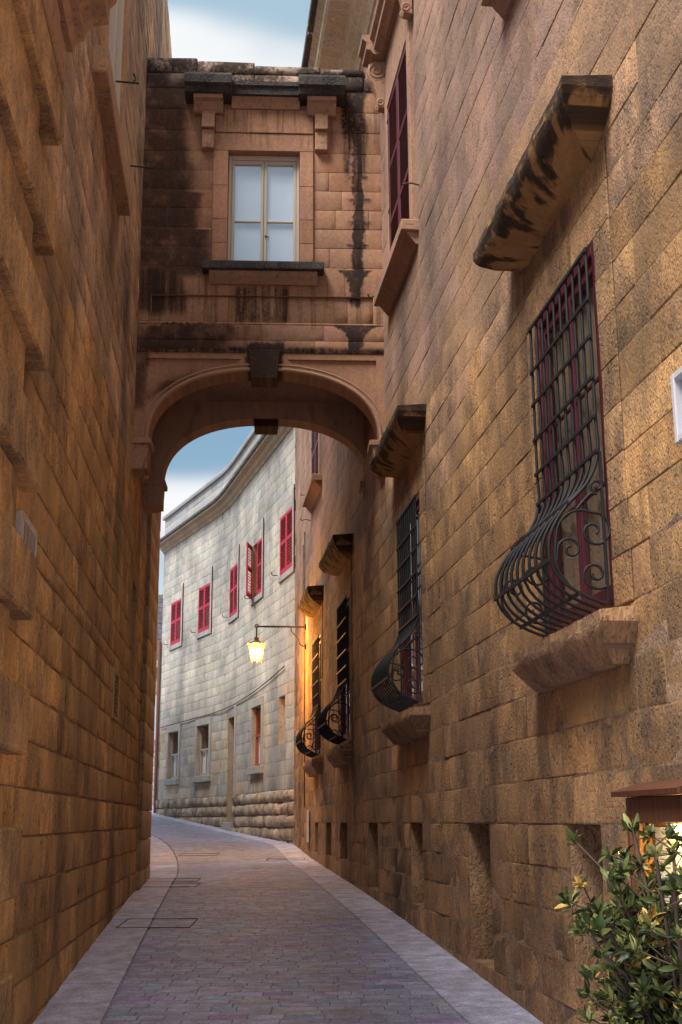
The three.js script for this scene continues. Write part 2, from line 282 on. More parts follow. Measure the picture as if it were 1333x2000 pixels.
// ================================================================ STREET
const rightEdge = (D) => { const a = D <= 29.58 ? 0 : 1; if (!a) return (2.38278 + (D - 0.286946) / 0.992827 * -0.119561); return D < 38.3 ? -1.144 - (D - 29.575) * 0.283 : -3.615 - (D - 38.31) * 0.4523; };
const leftEdge = (D) => D < 20.8 ? -1.31481 + (D + 0.1169) / 0.9960713 * -0.0885547 : -3.17 - (D - 20.8) * 0.11 - Math.pow(Math.max(0, D - 20.8), 2) * 0.0052;
const street = thing('street', 'narrow sloping stone street between the old walls', 'street', null, 'structure');
{
  const r = rng(11), P = [], I = [], uv = [], xs = [-30, -12, -6, -4, -3, -2, -1, 0, 1, 2, 3, 6]; let rows = 0;
  for (let D = -12; D <= 62; D += 0.5) { xs.forEach((x) => { P.push(x, groundH(D) + EYE - 0.012, -D); uv.push(x, D); }); rows++; }
  for (let j = 0; j < rows - 1; j++) for (let i = 0; i < xs.length - 1; i++) { const a = j * xs.length + i; I.push(a, a + 1, a + xs.length + 1, a, a + xs.length + 1, a + xs.length); }
  const g = new THREE.BufferGeometry(); g.setAttribute('position', new THREE.Float32BufferAttribute(P, 3)); g.setAttribute('uv', new THREE.Float32BufferAttribute(uv, 2)); g.setIndex(I); g.computeVertexNormals();
  part('paving_bed', g, M.bed, street);
  // a paving stone: four plan corners, draped on the slope
  const slab = (c, t, bev, col, ou) => {
    const y = (x, D) => groundH(D) + EYE, cx = (c[0][0] + c[1][0] + c[2][0] + c[3][0]) / 4, cd = (c[0][1] + c[1][1] + c[2][1] + c[3][1]) / 4, Q = [], cc = [], uu = [], base = y(cx, cd);
    const inn = c.map(([x, D]) => [x + Math.sign(cx - x) * bev, D + Math.sign(cd - D) * bev]);
    const V = (p, k) => [p[0] - cx, y(p[0], p[1]) - base + (k ? t : -0.01), -(p[1] - cd)];
    const tri = (...v) => v.forEach((p) => { Q.push(...p); cc.push(...col); uu.push(p[0] + ou, p[2] + ou * 1.7); });
    const T = inn.map((p) => V(p, 1)), B = c.map((p) => V(p, 0)); tri(T[0], T[1], T[2]); tri(T[0], T[2], T[3]);
    for (let i = 0; i < 4; i++) { const j = (i + 1) % 4; tri(B[i], B[j], T[j]); tri(B[i], T[j], T[i]); }
    const gg = new THREE.BufferGeometry(); gg.setAttribute('position', new THREE.Float32BufferAttribute(Q, 3)); gg.setAttribute('color', new THREE.Float32BufferAttribute(cc, 3)); gg.setAttribute('uv', new THREE.Float32BufferAttribute(uu, 2)); gg.computeVertexNormals();
    return { gg, pos: [cx, base, -cd] };
  };
  const put = (s, name) => { const m = part(name, s.gg, M.sett, street); m.position.set(...s.pos); };
  const rest = []; let kept = 0;
  const covers = [[-2.45, -1.65, 13.9, 14.7], [-3.0, -2.15, 18.75, 19.4], [-3.1, -2.25, 19.75, 20.3], [-3.4, -2.6, 26.3, 26.9], [-1.5, -0.75, 24.9, 25.4]];
  const wander = (D) => 0.03 * Math.sin(D * 0.7);
  let D = 3;
  while (D < 46) {
    const rowH = 0.12 + 0.04 * r(), x0 = leftEdge(D) + 0.47, x1 = rightEdge(D) - 0.5 - (D < 12 ? (12 - D) * 0.0 : 0); let x = x0 - r() * 0.15;
    const tone = 1 + 0.12 * (r() - 0.5);
    while (x < x1) {
      let w = 0.17 + 0.2 * r(); let xa = Math.max(x, x0), xb = Math.min(x + w, x1); if (x1 - xb < 0.1) xb = x1;
      if (xb - xa > 0.05) {
        const patch = fbm(((xa + 20) / 40) % 1, (D / 50) % 1, 30, 30, 3, 700);
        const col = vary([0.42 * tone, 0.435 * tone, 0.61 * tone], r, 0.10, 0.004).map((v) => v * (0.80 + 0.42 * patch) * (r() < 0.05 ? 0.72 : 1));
        const k = 0.08 * 0.119, g2 = 0.0012, s = slab([[xa + g2, D + g2], [xb - g2, D + g2], [xb - g2, D + rowH - g2], [xa + g2, D + rowH - g2]], 0.0005 + 0.0018 * r(), 0.002, col, r() * 5);
        if (D > 7.6 && kept < 300) { kept++; put(s, 'paving_stone'); } else { s.gg.translate(...s.pos); rest.push(s.gg); }
      }
      x = xb < x1 ? xb : x1 + 1;
    }
    D += rowH;
  }
  part('paving_stones', mergeGeometries(rest, false), M.sett, street).userData.kind = 'stuff';
  for (const side of [-1, 1]) {
    let d = 3;
    while (d < (side < 0 ? 44 : 46)) {
      const L = 0.5 + 0.5 * r(), e = d + L, ed = side < 0 ? leftEdge : rightEdge, wI = side < 0 ? 0.46 : -0.49;
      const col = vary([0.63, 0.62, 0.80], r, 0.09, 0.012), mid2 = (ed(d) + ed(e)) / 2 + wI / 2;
      {
        const a = ed(d) - side * -0.06, b = ed(e) - side * -0.06, c = [[ed(d) + side * 0.06, d + 0.004], [ed(d) + wI, d + 0.004], [ed(e) + wI, e - 0.004], [ed(e) + side * 0.06, e - 0.004]];
        const s = slab(side < 0 ? c : [c[1], c[0], c[3], c[2]], 0.004 + 0.003 * r(), 0.004, col, r() * 5); put(s, 'border_slab');
      }
      d = e;
    }
  }
  // iron-edged access covers set in the paving
  for (const [xa, xb, da, db] of covers) {
    const cv = group('access_cover', street), yy = groundH((da + db) / 2) + EYE, sl = Math.atan2(groundH(db) - groundH(da), db - da);
    cv.position.set((xa + xb) / 2, yy - 0.004, -(da + db) / 2); cv.rotation.x = sl;
    const w = (xb - xa) / 2, l = (db - da) / 2, t = 0.014;
    for (const q of [[-w, w, l - t, l], [-w, w, -l, -l + t], [-w, -w + t, -l + t, l - t], [w - t, w, -l + t, l - t]]) part('cover_frame', bx(q[0], q[1], -0.01, 0.0125, q[2], q[3], 0.001), M.iron, cv);
  }
}

// ================================================================ RIGHT BUILDING
const rw = thing('stone_palace', 'tall honey coloured stone building with barred belly windows and maroon shutters', 'building');
seat(rw, 2.38278, -0.286946, -RD[0], -RD[1]);
const RP = straight(-1);
{
  const wins = [[6.73, 8.07], [12.72, 13.98], [18.86, 20.12], [23.18, 24.44]], hoodA = [[6.25, 8.62], [12.26, 14.4], [18.39, 20.55], [22.7, 24.9]];
  const ups = [[6.75, 8.2], [12.77, 14.27], [23.3, 24.8]];
  const cellars = [[7.25, 7.9], [10.05, 10.87], [13.0, 13.78], [16.2, 17.1], [19.4, 20.3], [21.65, 22.4], [23.85, 24.5]].map(([a0, a1]) => ({ a0, a1, h0: groundH(a0 + 0.3) + 0.17, h1: -0.03 }));
  const levels = levelsOf([-2.2, -1.15, -0.03, 1.17, 3.48, 4.29, 6.58, 9.12, 11.6], 0.275);
  for (const c of cellars) c.h0 = levels.reduce((p, q) => (Math.abs(q - c.h0) < Math.abs(p - c.h0) ? q : p));
  const openings = [...wins.map(([a0, a1]) => ({ a0, a1, h0: 1.17, h1: 3.48 })), ...ups.map(([a0, a1]) => ({ a0, a1, h0: 6.58, h1: 9.12 })), ...cellars];
  // smooth dressed band around the barred windows
  const dressed = wins.map(([a0, a1]) => ({ a0: a0 - 0.28, a1: a1 + 0.22, h0: 1.17, h1: 4.29 }));
  const bands = [...dressed.map((d, i) => ({ ...d }))];
  const zone = (a, h) => fbm(((a + 40) / 100) % 1, ((h + 20) / 100) % 1, 40, 40, 3, 815);
  const col = (a, h, r) => {
    const z = h + 1.6 * (zone(a, h) - 0.5);
    const c = z > 5.2 ? [0.50, 0.295, 0.205] : z > 3.4 ? [0.51, 0.295, 0.16] : z > 0.9 ? [0.50, 0.275, 0.112] : [0.50, 0.272, 0.12];
    return vary(c, r, 0.045, 0.03);
  };
  coursedWall(rw, RP, { seed: 101, a0: 2.2, a1: (h) => 29.5 + 0.25 * Math.sin(h * 9), levels: levels.filter((h) => h < 4.3), openings: [...openings, ...bands], rough: 0.006, bevel: 0.010, gap: 0.004, depth: 0.007, len: [0.42, 0.95], weather: 1.0, mat: M.rough, mat2: M.worn, share: 0.3, mortar: M.mortar, color: col, roughAt: (a, h) => (h < 0 ? 0.018 : h < 1.5 ? 0.010 : 0.006), skip: (a, h0, h1) => h1 < groundH(a * 0.993 + 0.287) - 0.05 });
  coursedWall(rw, RP, { seed: 151, a0: 2.2, a1: (h) => 29.5 + 0.25 * Math.sin(h * 9), levels: levels.filter((h) => h > 4.2), openings: [...openings, ...bands], rough: 0.006, bevel: 0.010, gap: 0.0045, depth: 0.006, len: [0.5, 1.1], weather: 0.7, restName: 'upper_courses', keep: 200, mat: M.worn, mortar: M.mortar, color: col, roughAt: (a, h) => (h < 0 ? 0.018 : h < 1.5 ? 0.010 : 0.006), skip: (a, h0, h1) => h1 < groundH(a * 0.993 + 0.287) - 0.05 });
  wins.forEach(([w0, w1], i) => coursedWall(rw, RP, { seed: 102 + i, a0: w0 - 0.28, a1: w1 + 0.22, levels: levels.filter((h) => h > 1.1 && h < 4.4), openings, rough: 0.005, bevel: 0.007, gap: 0.003, out: 0.012, depth: 0.014, len: [0.5, 1.2], weather: 0.6, mat: M.rough, mortar: M.mortar, color: (a, h, r) => vary([0.50, 0.28, 0.125], r, 0.05, 0.03), name: 'dressed_block', keep: 60, restName: 'dressed_courses' }));
  part('wall_core', merge([bx(-29.4, -2.25, 0.01 + EYE, 11.6 + EYE, -6, -0.5, 0.02), bx(-29.4, -2.25, -2.6 + EYE, 0.0 + EYE, -6, -2.4, 0.02)]), M.mortar, rw);
  for (const q of openings) reveal(rw, RP, q, q.h1 < 0.5 ? 2.4 : 0.5, M.roughPlain);
  // hoods: coved stone slabs with black drip stains
  const coved = (w, top, bot, outT, inset, name, mat, a, seed, block) => {
    const q = rng(seed), NX = 22, NS = 7, P = [], UV = [], I = [];
    for (let i = 0; i <= NX; i++) for (let k = 0; k <= NS; k++) {
      const s = k / NS, o = block ? (k ? outT * mix(0.42, 1, Math.min(1, (s - 1 / NS) * 1.5)) : 0) : outT * (1 - Math.pow(1 - s, 1.7)), y = mix(bot, top - 0.06, block ? Math.max(0, (s - 1 / NS) * NS / (NS - 1)) : Math.pow(s, 1.25)), ins = inset * (block ? 1 - s : Math.pow(1 - s, 1.5)), x = mix(-w / 2 + ins, w / 2 - ins, i / NX), e = (k === NS ? 1 : 0.5) * (q() - 0.5) * 0.022;
      P.push(x, y + e, o + 0.004 + (i > 0 && i < NX ? (q() - 0.5) * 0.014 : 0)); UV.push(i / NX * 0.9 + seed * 0.37, s * 0.98);
    }
    for (let i = 0; i < NX; i++) for (let k = 0; k < NS; k++) { const b = i * (NS + 1) + k; I.push(b, b + NS + 1, b + NS + 2, b, b + NS + 2, b + 1); }
    const g = new THREE.BufferGeometry(); g.setAttribute('position', new THREE.Float32BufferAttribute(P, 3)); g.setAttribute('uv', new THREE.Float32BufferAttribute(UV, 2)); g.setIndex(I); g.computeVertexNormals();
    const list = [fix(g)];
    const vtx = (i, k) => { const b = (i * (NS + 1) + k) * 3; return [P[b], P[b + 1], P[b + 2]]; };
    const F = []; const tri = (a1, b1, c1) => F.push(...a1, ...b1, ...c1);
    for (let i = 0; i < NX; i++) { const A = vtx(i, NS), B = vtx(i + 1, NS), A2 = [A[0], top + (q() - 0.5) * 0.012, A[2] - 0.004], B2 = [B[0], top, B[2] - 0.004], A3 = [A[0], top + 0.03, -0.02], B3 = [B[0], top + 0.03, -0.02]; tri(A, B, B2); tri(A, B2, A2); tri(A2, B2, B3); tri(A2, B3, A3); }
    for (const i of [0, NX]) for (let k = 0; k < NS; k++) { const A = vtx(i, k), B = vtx(i, k + 1), A2 = [A[0], A[1], -0.02], B2 = [B[0], B[1], -0.02]; if (i) { tri(A, A2, B2); tri(A, B2, B); } else { tri(A, B2, A2); tri(A, B, B2); } }
    for (const i of [0, NX]) { const A = vtx(i, NS), T = [A[0], top, A[2]], B = [A[0], A[1], -0.02], T2 = [A[0], top + 0.03, -0.02]; if (i) { tri(A, B, T2); tri(A, T2, T); } else { tri(A, T2, B); tri(A, T, T2); } }
    const g2 = new THREE.BufferGeometry(); g2.setAttribute('position', new THREE.Float32BufferAttribute(F, 3)); g2.computeVertexNormals(); boxUV(g2); const u2 = g2.attributes.uv; for (let i = 0; i < u2.count; i++) u2.setXY(i, u2.getX(i) * 0.4 + seed, 0.35 + 0.55 * clamp((F[i * 3 + 1] - bot) / (top - bot)));
    list.push(fix(g2));
    const m = part(name, mergeGeometries(list, false), mat, rw); m.position.set(-a, EYE, 0); return m;
  };
  hoodA.forEach(([a0, a1], i) => coved(a1 - a0, 4.29, 3.98, 0.31, 0.42, 'window_hood', M.drip, (a0 + a1) / 2, 3 + i));
  hoodA.forEach(([a0], i) => { const m = coved(1.95, 1.11, 0.84, 0.21, 0.22, 'window_sill', M.roughPlain, a0 + 0.15 + 0.98, 13 + i, true); const u = m.geometry.attributes.uv; for (let k = 0; k < u.count; k++) u.setXY(k, u.getX(k) * 2 + i, u.getY(k) * 0.35); });

  // barred belly windows
  const prof = [[0.05, 3.44], [0.05, 2.9], [0.05, 2.35], [0.05, 2.10], [0.12, 1.93], [0.29, 1.74], [0.37, 1.58], [0.365, 1.43], [0.30, 1.33], [0.18, 1.25], [0.05, 1.20]];
  const profCurve = new THREE.CatmullRomCurve3(prof.map(([o, h]) => new THREE.Vector3(0, h, o)), false, 'centripetal');
  const at = (h, lower) => { let best = null; for (let i = 0; i <= 200; i++) { const p = profCurve.getPoint(i / 200); if (!best || Math.abs(p.y - h) < Math.abs(best.y - h)) best = p; } return best; };
  const spiral = (cy, cz, r0, r1, t0, t1, x, n = 40) => { const o = []; for (let i = 0; i <= n; i++) { const s = i / n, t = mix(t0, t1, s), rr = mix(r0, r1, Math.pow(s, 0.8)); o.push([x, cy + rr * Math.sin(t), cz + rr * Math.cos(t)]); } return o; };
  wins.forEach(([a0, a1], wi) => {
    const w = a1 - a0, hw = w / 2, near = wi < 2;
    const win = mount('maroon_window', rw, RP, (a0 + a1) / 2, 0);
    const fr = [], z0 = -0.09, z1 = 0.004;
    for (const s of [-1, 1]) fr.push(bx(s < 0 ? -hw : hw - 0.07, s < 0 ? -hw + 0.07 : hw, 1.17, 3.48, z0, z1));
    fr.push(bx(-hw + 0.07, hw - 0.07, 3.41, 3.48, z0, z1), bx(-hw + 0.07, hw - 0.07, 1.17, 1.25, z0, z1));
    part('window_frame', merge(fr), M.maroon, win);
    for (const s of [-1, 1]) {
      const x0 = s < 0 ? -hw + 0.075 : 0.006, x1 = s < 0 ? -0.006 : hw - 0.075, st = 0.045, list = [bx(x0, x0 + st, 1.255, 3.405, -0.05, -0.022), bx(x1 - st, x1, 1.255, 3.405, -0.05, -0.022), bx(x0 + st, x1 - st, 1.255, 1.34, -0.05, -0.022), bx(x0 + st, x1 - st, 3.33, 3.405, -0.05, -0.022)];
      for (const hb of [1.95, 2.62]) list.push(bx(x0 + st, x1 - st, hb, hb + 0.03, -0.046, -0.028));
      part('casement', merge(list), M.maroon, win);
      for (const [p, q] of [[1.34, 1.95], [1.985, 2.62], [2.655, 3.33]]) part('pane', bx(x0 + st, x1 - st, p, q, -0.042, -0.038, 0.001), M.glass, win);
    }
    part('curtain', (() => { const g = new THREE.PlaneGeometry(w - 0.1, 2.3, 40, 1); const p = g.attributes.position; for (let i = 0; i < p.count; i++) p.setZ(i, 0.02 * Math.sin(p.getX(i) * 34 + wi) + 0.008 * Math.sin(p.getX(i) * 81)); g.computeVertexNormals(); g.translate(0, 2.32, -0.095); return g; })(), M.curtain, win);
    const gr = mount('belly_grille', rw, RP, (a0 + a1) / 2, 0, 'black wrought iron grille swelling outwards at its foot');
    const nb = 10;
    for (let i = 0; i < nb; i++) { const x = mix(-hw + 0.03, hw - 0.03, i / (nb - 1)), g = new THREE.TubeGeometry(profCurve, near ? 44 : 30, 0.0105, near ? 6 : 5, false); g.translate(x, 0, 0); part('upright_bar', g, M.iron, gr); }
    for (const h of [3.40, 3.10, 2.84, 2.59, 2.34, 2.12, 1.80, 1.45, 1.26]) { const p = at(h); part('cross_bar', bx(-hw + 0.01, hw - 0.01, p.y - 0.013, p.y + 0.013, p.z - 0.006 + 0.012, p.z + 0.006 + 0.012, 0.002), M.iron, gr); }
    for (const s of [-1, 1]) {
      const x = s * (hw - 0.03), T = (pts, r = 0.009) => part('scroll', tube(pts, r, 64, 6), M.iron, gr);
      // big C scroll, with small curls in it
      T([[x, 1.31, 0.27], [x, 1.42, 0.335], ...spiral(1.60, 0.17, 0.155, 0.155, 0.1, 1.9, x, 12), ...spiral(1.63, 0.10, 0.115, 0.02, 2.0, 2.0 + Math.PI * 2.6, x, 40)]);
      T([[x, 1.45, 0.33], ...spiral(1.52, 0.245, 0.075, 0.014, Math.PI * 0.1, Math.PI * 2.6, x, 34)]);
      T(spiral(1.375, 0.105, 0.095, 0.018, -Math.PI * 0.75, Math.PI * 2.05, x, 34));
      T([[x, 1.76, 0.20], [x, 1.86, 0.10], ...spiral(1.905, 0.065, 0.05, 0.012, -Math.PI * 0.5, Math.PI * 1.9, x, 24)]);
      part('scroll_collar', bx(x - 0.012, x + 0.012, 1.2, 2.12, 0.03, 0.045, 0.002), M.iron, gr);
    }
  });
  // tall slatted shutters of the upper floor, with sill, surround and scrolled hood
  const volute = () => {                           // scrolled console, seen from its side
    const pts = []; for (let i = 0; i <= 26; i++) { const t = i / 26, an = Math.PI * 0.5 + t * Math.PI * 3.6, rr = mix(0.025, 0.125, t); pts.push([0, 0.56 + rr * Math.sin(-an + Math.PI), 0.125 + rr * Math.cos(-an + Math.PI)]); }
    const low = []; for (let i = 0; i <= 18; i++) { const t = i / 18, an = t * Math.PI * 3, rr = mix(0.015, 0.06, t); low.push([0, 0.07 + rr * Math.sin(an), 0.07 + rr * Math.cos(an)]); }
    const body = new THREE.Shape(); body.moveTo(0, 0); body.lineTo(-0.09, 0.02); body.quadraticCurveTo(-0.10, 0.2, -0.16, 0.34); body.quadraticCurveTo(-0.27, 0.5, -0.22, 0.64); body.lineTo(-0.15, 0.69); body.lineTo(0, 0.69); body.closePath();
    const b = new THREE.ExtrudeGeometry(body, { depth: 0.13, bevelEnabled: true, bevelSize: 0.008, bevelThickness: 0.008, bevelSegments: 1 }); b.rotateY(Math.PI / 2); b.translate(-0.065, 0, 0); b.deleteAttribute('uv');
    const list = [boxUV(b)]; for (const x of [-0.07, 0.07]) { const a = tube(pts, 0.018, 60, 5); a.translate(x, 0, 0); const l = tube(low, 0.014, 40, 5); l.translate(x, 0, 0); list.push(a, l); }
    for (const x of [-0.035, 0, 0.035]) list.push(tube([[x, 0.05, 0.095], [x, 0.2, 0.115], [x, 0.34, 0.175], [x, 0.47, 0.245], [x, 0.60, 0.245]], 0.012, 20, 5));
    return merge(list);
  };
  const vol = volute();
  ups.forEach(([a0, a1], ui) => {
    const c = (a0 + a1) / 2, hw = (a1 - a0) / 2, sur = mount('window_surround', rw, RP, c, 0);
    for (const s of [-1, 1]) part('jamb', bx(s < 0 ? -hw - 0.17 : hw + 0.002, s < 0 ? -hw - 0.002 : hw + 0.17, 6.58, 9.29, -0.1, 0.045, 0.008), M.trim, sur);
    part('lintel', bx(-hw, hw, 9.122, 9.29, -0.1, 0.045, 0.008), M.trim, sur);
    part('frieze', bx(-hw - 0.17, hw + 0.17, 9.292, 9.93, -0.05, 0.03, 0.006), M.trim, sur);
    const sill = mount('shutter_sill', rw, RP, c, 0);
    part('sill_slab', bx(-hw - 0.33, hw + 0.33, 6.44, 6.577, -0.06, 0.2, 0.012), M.trim, sill); part('sill_moulding', prism([[-0.06, 6.30], [0.03, 6.30], [0.14, 6.438], [-0.06, 6.438]], -hw - 0.28, hw + 0.28), M.trim, sill);
    const hood = mount('cornice_hood', rw, RP, c, 0);
    const pf = (o, x0, x1) => merge([prism([[-0.05, 9.95], [o - 0.10, 9.95], [o - 0.06, 10.0], [o, 10.02], [o, 10.12], [o + 0.05, 10.17], [o + 0.06, 10.23], [-0.05, 10.27]], x0, x1)]);
    part('hood_slab', pf(0.20, -hw - 0.02, hw + 0.02), M.trim, hood);
    for (const s of [-1, 1]) { part('hood_end', pf(0.30, s < 0 ? -hw - 0.42 : hw + 0.021, s < 0 ? -hw - 0.021 : hw + 0.42), M.trim, hood); const k = part('scroll_console', vol, M.trim, hood); k.position.set(s * (hw + 0.25), 9.25, 0.02); }
    for (const s of [-1, 1]) {
      const sh = mount('shutter', rw, RP, c, 0, 'dark maroon slatted shutter leaf'), x0 = s < 0 ? -hw + 0.005 : 0.004, x1 = s < 0 ? -0.004 : hw - 0.005, st = 0.075, z0 = -0.01, z1 = 0.035;
      part('leaf_frame', merge([bx(x0, x0 + st, 6.585, 9.115, z0, z1), bx(x1 - st, x1, 6.585, 9.115, z0, z1), ...[[6.585, 6.70], [7.38, 7.47], [8.16, 8.25], [9.03, 9.115]].map(([p, q]) => bx(x0 + st, x1 - st, p, q, z0, z1))]), M.maroonUp, sh);
      const sl = []; for (const [p, q] of [[6.70, 7.38], [7.47, 8.16], [8.25, 9.03]]) for (let y = p + 0.01; y < q - 0.02; y += 0.034) { const g = bx(x0 + st, x1 - st, -0.018, 0.018, -0.004, 0.004, 0); g.rotateX(0.7); g.translate(0, y + 0.016, 0.012); sl.push(g); }
      part('slats', merge(sl), M.maroonUp, sh);
      part('hinges', merge([6.8, 7.6, 8.9].map((y) => bx(s < 0 ? x0 - 0.02 : x1 - 0.05, s < 0 ? x0 + 0.05 : x1 + 0.02, y, y + 0.05, z1, z1 + 0.008, 0.002))), M.iron, sh);
    }
  });
  // stay hooks beside the shutters
  for (const [a, h] of [[15.0, 6.75], [12.35, 6.95], [25.3, 6.75], [25.3, 6.2]]) { const k = mount('shutter_hook', rw, RP, a, h); part('hook_rod', tube([[0, 0, 0], [0, 0.02, 0.12], [0, 0.0, 0.2], [0.02, 0.04, 0.22]], 0.009, 14, 5), M.rust, k); }
  // the big crowning cornice
  const C = [[-0.1, 11.6], [0.02, 11.6], [0.05, 11.68], [0.05, 11.8], [0.12, 11.86], [0.12, 11.95], [0.20, 12.02], [0.22, 12.14], [0.25, 12.2], [0.56, 12.24], [0.60, 12.30], [0.60, 12.5], [0.66, 12.56], [0.74, 12.66], [0.76, 12.78], [-0.1, 12.9]];
  for (let a = 2.3; a < 29; a += 2.2) { const q = rng(900 + Math.round(a * 10)), m = part('cornice_stone', fix(prism(C.map(([o, h]) => [o, h + EYE]), -Math.min(29.4, a + 2.19), -a), vary([0.80, 0.68, 0.50], q, 0.08, 0.03)), M.smooth, rw); }
  for (let a = 2.3; a < 29; a += 2.2) part('cornice_crust', bx(-Math.min(29.35, a + 2.17), -a - 0.02, 12.60 + EYE, 12.81 + EYE, 0.60, 0.785, 0.03), std({ map: roughC, bumpMap: roughB, bumpScale: 0.03, color: lin(0.13, 0.105, 0.09) }), rw, 'dark weathered crust along the cornice edge');
}

// ================================================================ LEFT BUILDING
const lw = thing('stone_house', 'tall brown stone building with a blocky door surround along the street', 'building');
seat(lw, -1.31481, 0.116892, LD[0], LD[1]);
const LP = straight(1);
{
  const up = { a0: 10.4, a1: 12.0, h0: 6.72, h1: 9.5 }, rec = { a0: 16.05, a1: 16.78, h0: 1.84, h1: 3.1 }, vent = { a0: 13.9, a1: 14.62, h0: 1.12, h1: 1.68 };
  const levels = levelsOf([-2.2, 1.12, 1.68, 1.84, 3.1, 6.72, 9.5, 14.0], 0.29);
  coursedWall(lw, LP, { seed: 201, a0: 4.5, a1: (h) => 20.7 + 0.2 * Math.sin(h * 7), levels, openings: [up, rec, vent, { a0: 0, a1: 9.7, h0: 7.7, h1: 20 }, { a0: 0, a1: 12.6, h0: 9.6, h1: 20 }, { a0: 0, a1: 14.9, h0: 11.25, h1: 20 }], rough: 0.008, bevel: 0.012, gap: 0.009, depth: 0.014, len: [0.4, 0.9], weather: 0.9, mat: M.rough, mat2: M.worn, share: 0.4, mortar: M.mortar, color: (a, h, r) => vary(h > 4.2 + 2 * (fbm(((a + 40) / 90) % 1, ((h + 20) / 90) % 1, 40, 40, 2, 5) - 0.5) ? [0.68, 0.42, 0.235] : [0.72, 0.395, 0.145], r, 0.05, 0.03), roughAt: (a, h) => (h < 2.5 ? 0.012 : 0.008), skip: (a, h0, h1) => h1 < groundH(a) - 0.1 });
  part('wall_core', merge([bx(4.55, 9.68, -2.6 + EYE, 7.6 + EYE, -7, -0.45, 0.02), bx(9.7, 12.58, -2.6 + EYE, 9.5 + EYE, -7, -0.45, 0.02), bx(12.6, 14.88, -2.6 + EYE, 11.2 + EYE, -7, -0.45, 0.02), bx(14.9, 20.55, -2.6 + EYE, 14 + EYE, -7, -0.45, 0.02)]), M.mortar, lw);
  for (const q of [up, rec, vent]) reveal(lw, LP, q, 0.45, M.leftPlain);
  part('recess_shutter', bx(rec.a0, rec.a1, rec.h0 + EYE, rec.h1 + EYE, -0.34, -0.30, 0.004), M.wood, lw);
  const vg = mount('stone_vent', lw, LP, 14.26, 0, 'pale slotted stone vent');
  part('vent_frame', merge([bx(-0.36, -0.29, 1.12, 1.68, -0.12, 0.012), bx(0.29, 0.36, 1.12, 1.68, -0.12, 0.012), bx(-0.29, 0.29, 1.62, 1.68, -0.12, 0.012), bx(-0.29, 0.29, 1.12, 1.16, -0.12, 0.012)]), std({ map: smoothC, color: lin(0.62, 0.42, 0.20) }), vg);
  for (let k = 0; k < 9; k++) part('vent_slat', (() => { const g = bx(-0.29, 0.29, -0.012, 0.012, -0.03, 0.03, 0.003); g.rotateX(0.5); g.translate(0, 1.195 + k * 0.05, -0.03); return g; })(), M.leftPlain, vg);
  // shallow pilaster strip past the bridge
  coursedWall(lw, LP, { seed: 204, a0: 18.35, a1: 20.75, levels: levelsOf([-1.1, 8.2], 0.42), rough: 0.006, bevel: 0.008, gap: 0.003, out: 0.05, depth: 0.09, len: [0.9, 1.4], mat: M.smooth, color: (a, h, r) => vary([0.55, 0.35, 0.19], r, 0.08, 0.03), name: 'pilaster_block', keep: 60 });
  // upper window: sill, surround, grey frame with a casement ajar
  const uw = mount('upper_window', lw, LP, 11.2, 0);
  for (const s of [-1, 1]) part('jamb', bx(s < 0 ? -0.98 : 0.802, s < 0 ? -0.802 : 0.98, 6.72, 9.7, -0.1, 0.05, 0.008), M.leftPlain, uw);
  part('sill', bx(-1.45, 1.25, 6.45, 6.718, -0.05, 0.13, 0.012), M.leftPlain, uw);
  part('window_frame', merge([bx(-0.8, -0.72, 6.72, 9.5, -0.08, 0.01), bx(0.72, 0.8, 6.72, 9.5, -0.08, 0.01), bx(-0.72, 0.72, 6.72, 6.8, -0.08, 0.01), bx(-0.06, 0.06, 6.8, 9.5, -0.08, 0.025)]), M.creamPaint, uw);
  for (const s of [-1, 1]) part('pane', bx(s < 0 ? -0.72 : 0.04, s < 0 ? -0.04 : 0.72, 6.8, 9.5, -0.04, -0.036, 0.001), M.glass, uw);
  part('inner_board', bx(-0.72, 0.72, 6.8, 9.5, -0.12, -0.10, 0.002), M.curtain, uw);
  const hookG = () => merge([rod([-0.02, 0, 0], [0, 0, 0.24], 0.011), tube([[0, 0, 0.17], [0.02, 0.06, 0.2], [0.03, 0.13, 0.18]], 0.011, 12, 5)]);
  for (const [a, h] of [[11.6, 7.55], [13.5, 7.65]]) { const k = mount('shutter_hook', lw, LP, a, h); part('hook_rod', hookG(), M.iron, k); }
  // blocky door surround: long and short quoins standing proud, entablature on a console above
  const ds = group('door_surround', lw);
  const r = rng(222), hs = []; for (let k = 0, h = -1.62; h < 4.75; k++) { const t = 0.4; hs.push([h, h + t, k % 2]); h += t; }
  for (const [h0, h1, k] of hs) { const a1 = k ? 7.52 : 7.02, g = bx(4.5, a1, h0 + 0.006, h1 - 0.006, -0.03, k ? 0.12 : 0.06, 0.014); boxUV(g, r() * 5, r() * 5); const m = part('quoin_block', fix(g, vary([0.66, 0.37, 0.15], r, 0.06, 0.03)), M.rough, ds); m.position.y = EYE; }
  const en = group('door_entablature', lw);
  part('architrave', bx(4.5, 7.5, 4.80 + EYE, 5.08 + EYE, -0.05, 0.13, 0.012), M.leftPlain, en);
  part('frieze', bx(4.5, 7.4, 5.082 + EYE, 5.30 + EYE, -0.05, 0.09, 0.012), M.leftPlain, en);
  part('cornice', prism([[-0.05, 5.302], [0.12, 5.302], [0.15, 5.38], [0.20, 5.40], [0.20, 5.46], [0.26, 5.52], [0.36, 5.54], [0.36, 5.66], [0.41, 5.72], [0.43, 5.80], [-0.05, 5.9]].map(([o, h]) => [o, h + EYE]), 4.5, 7.8), M.leftPlain, en);
}

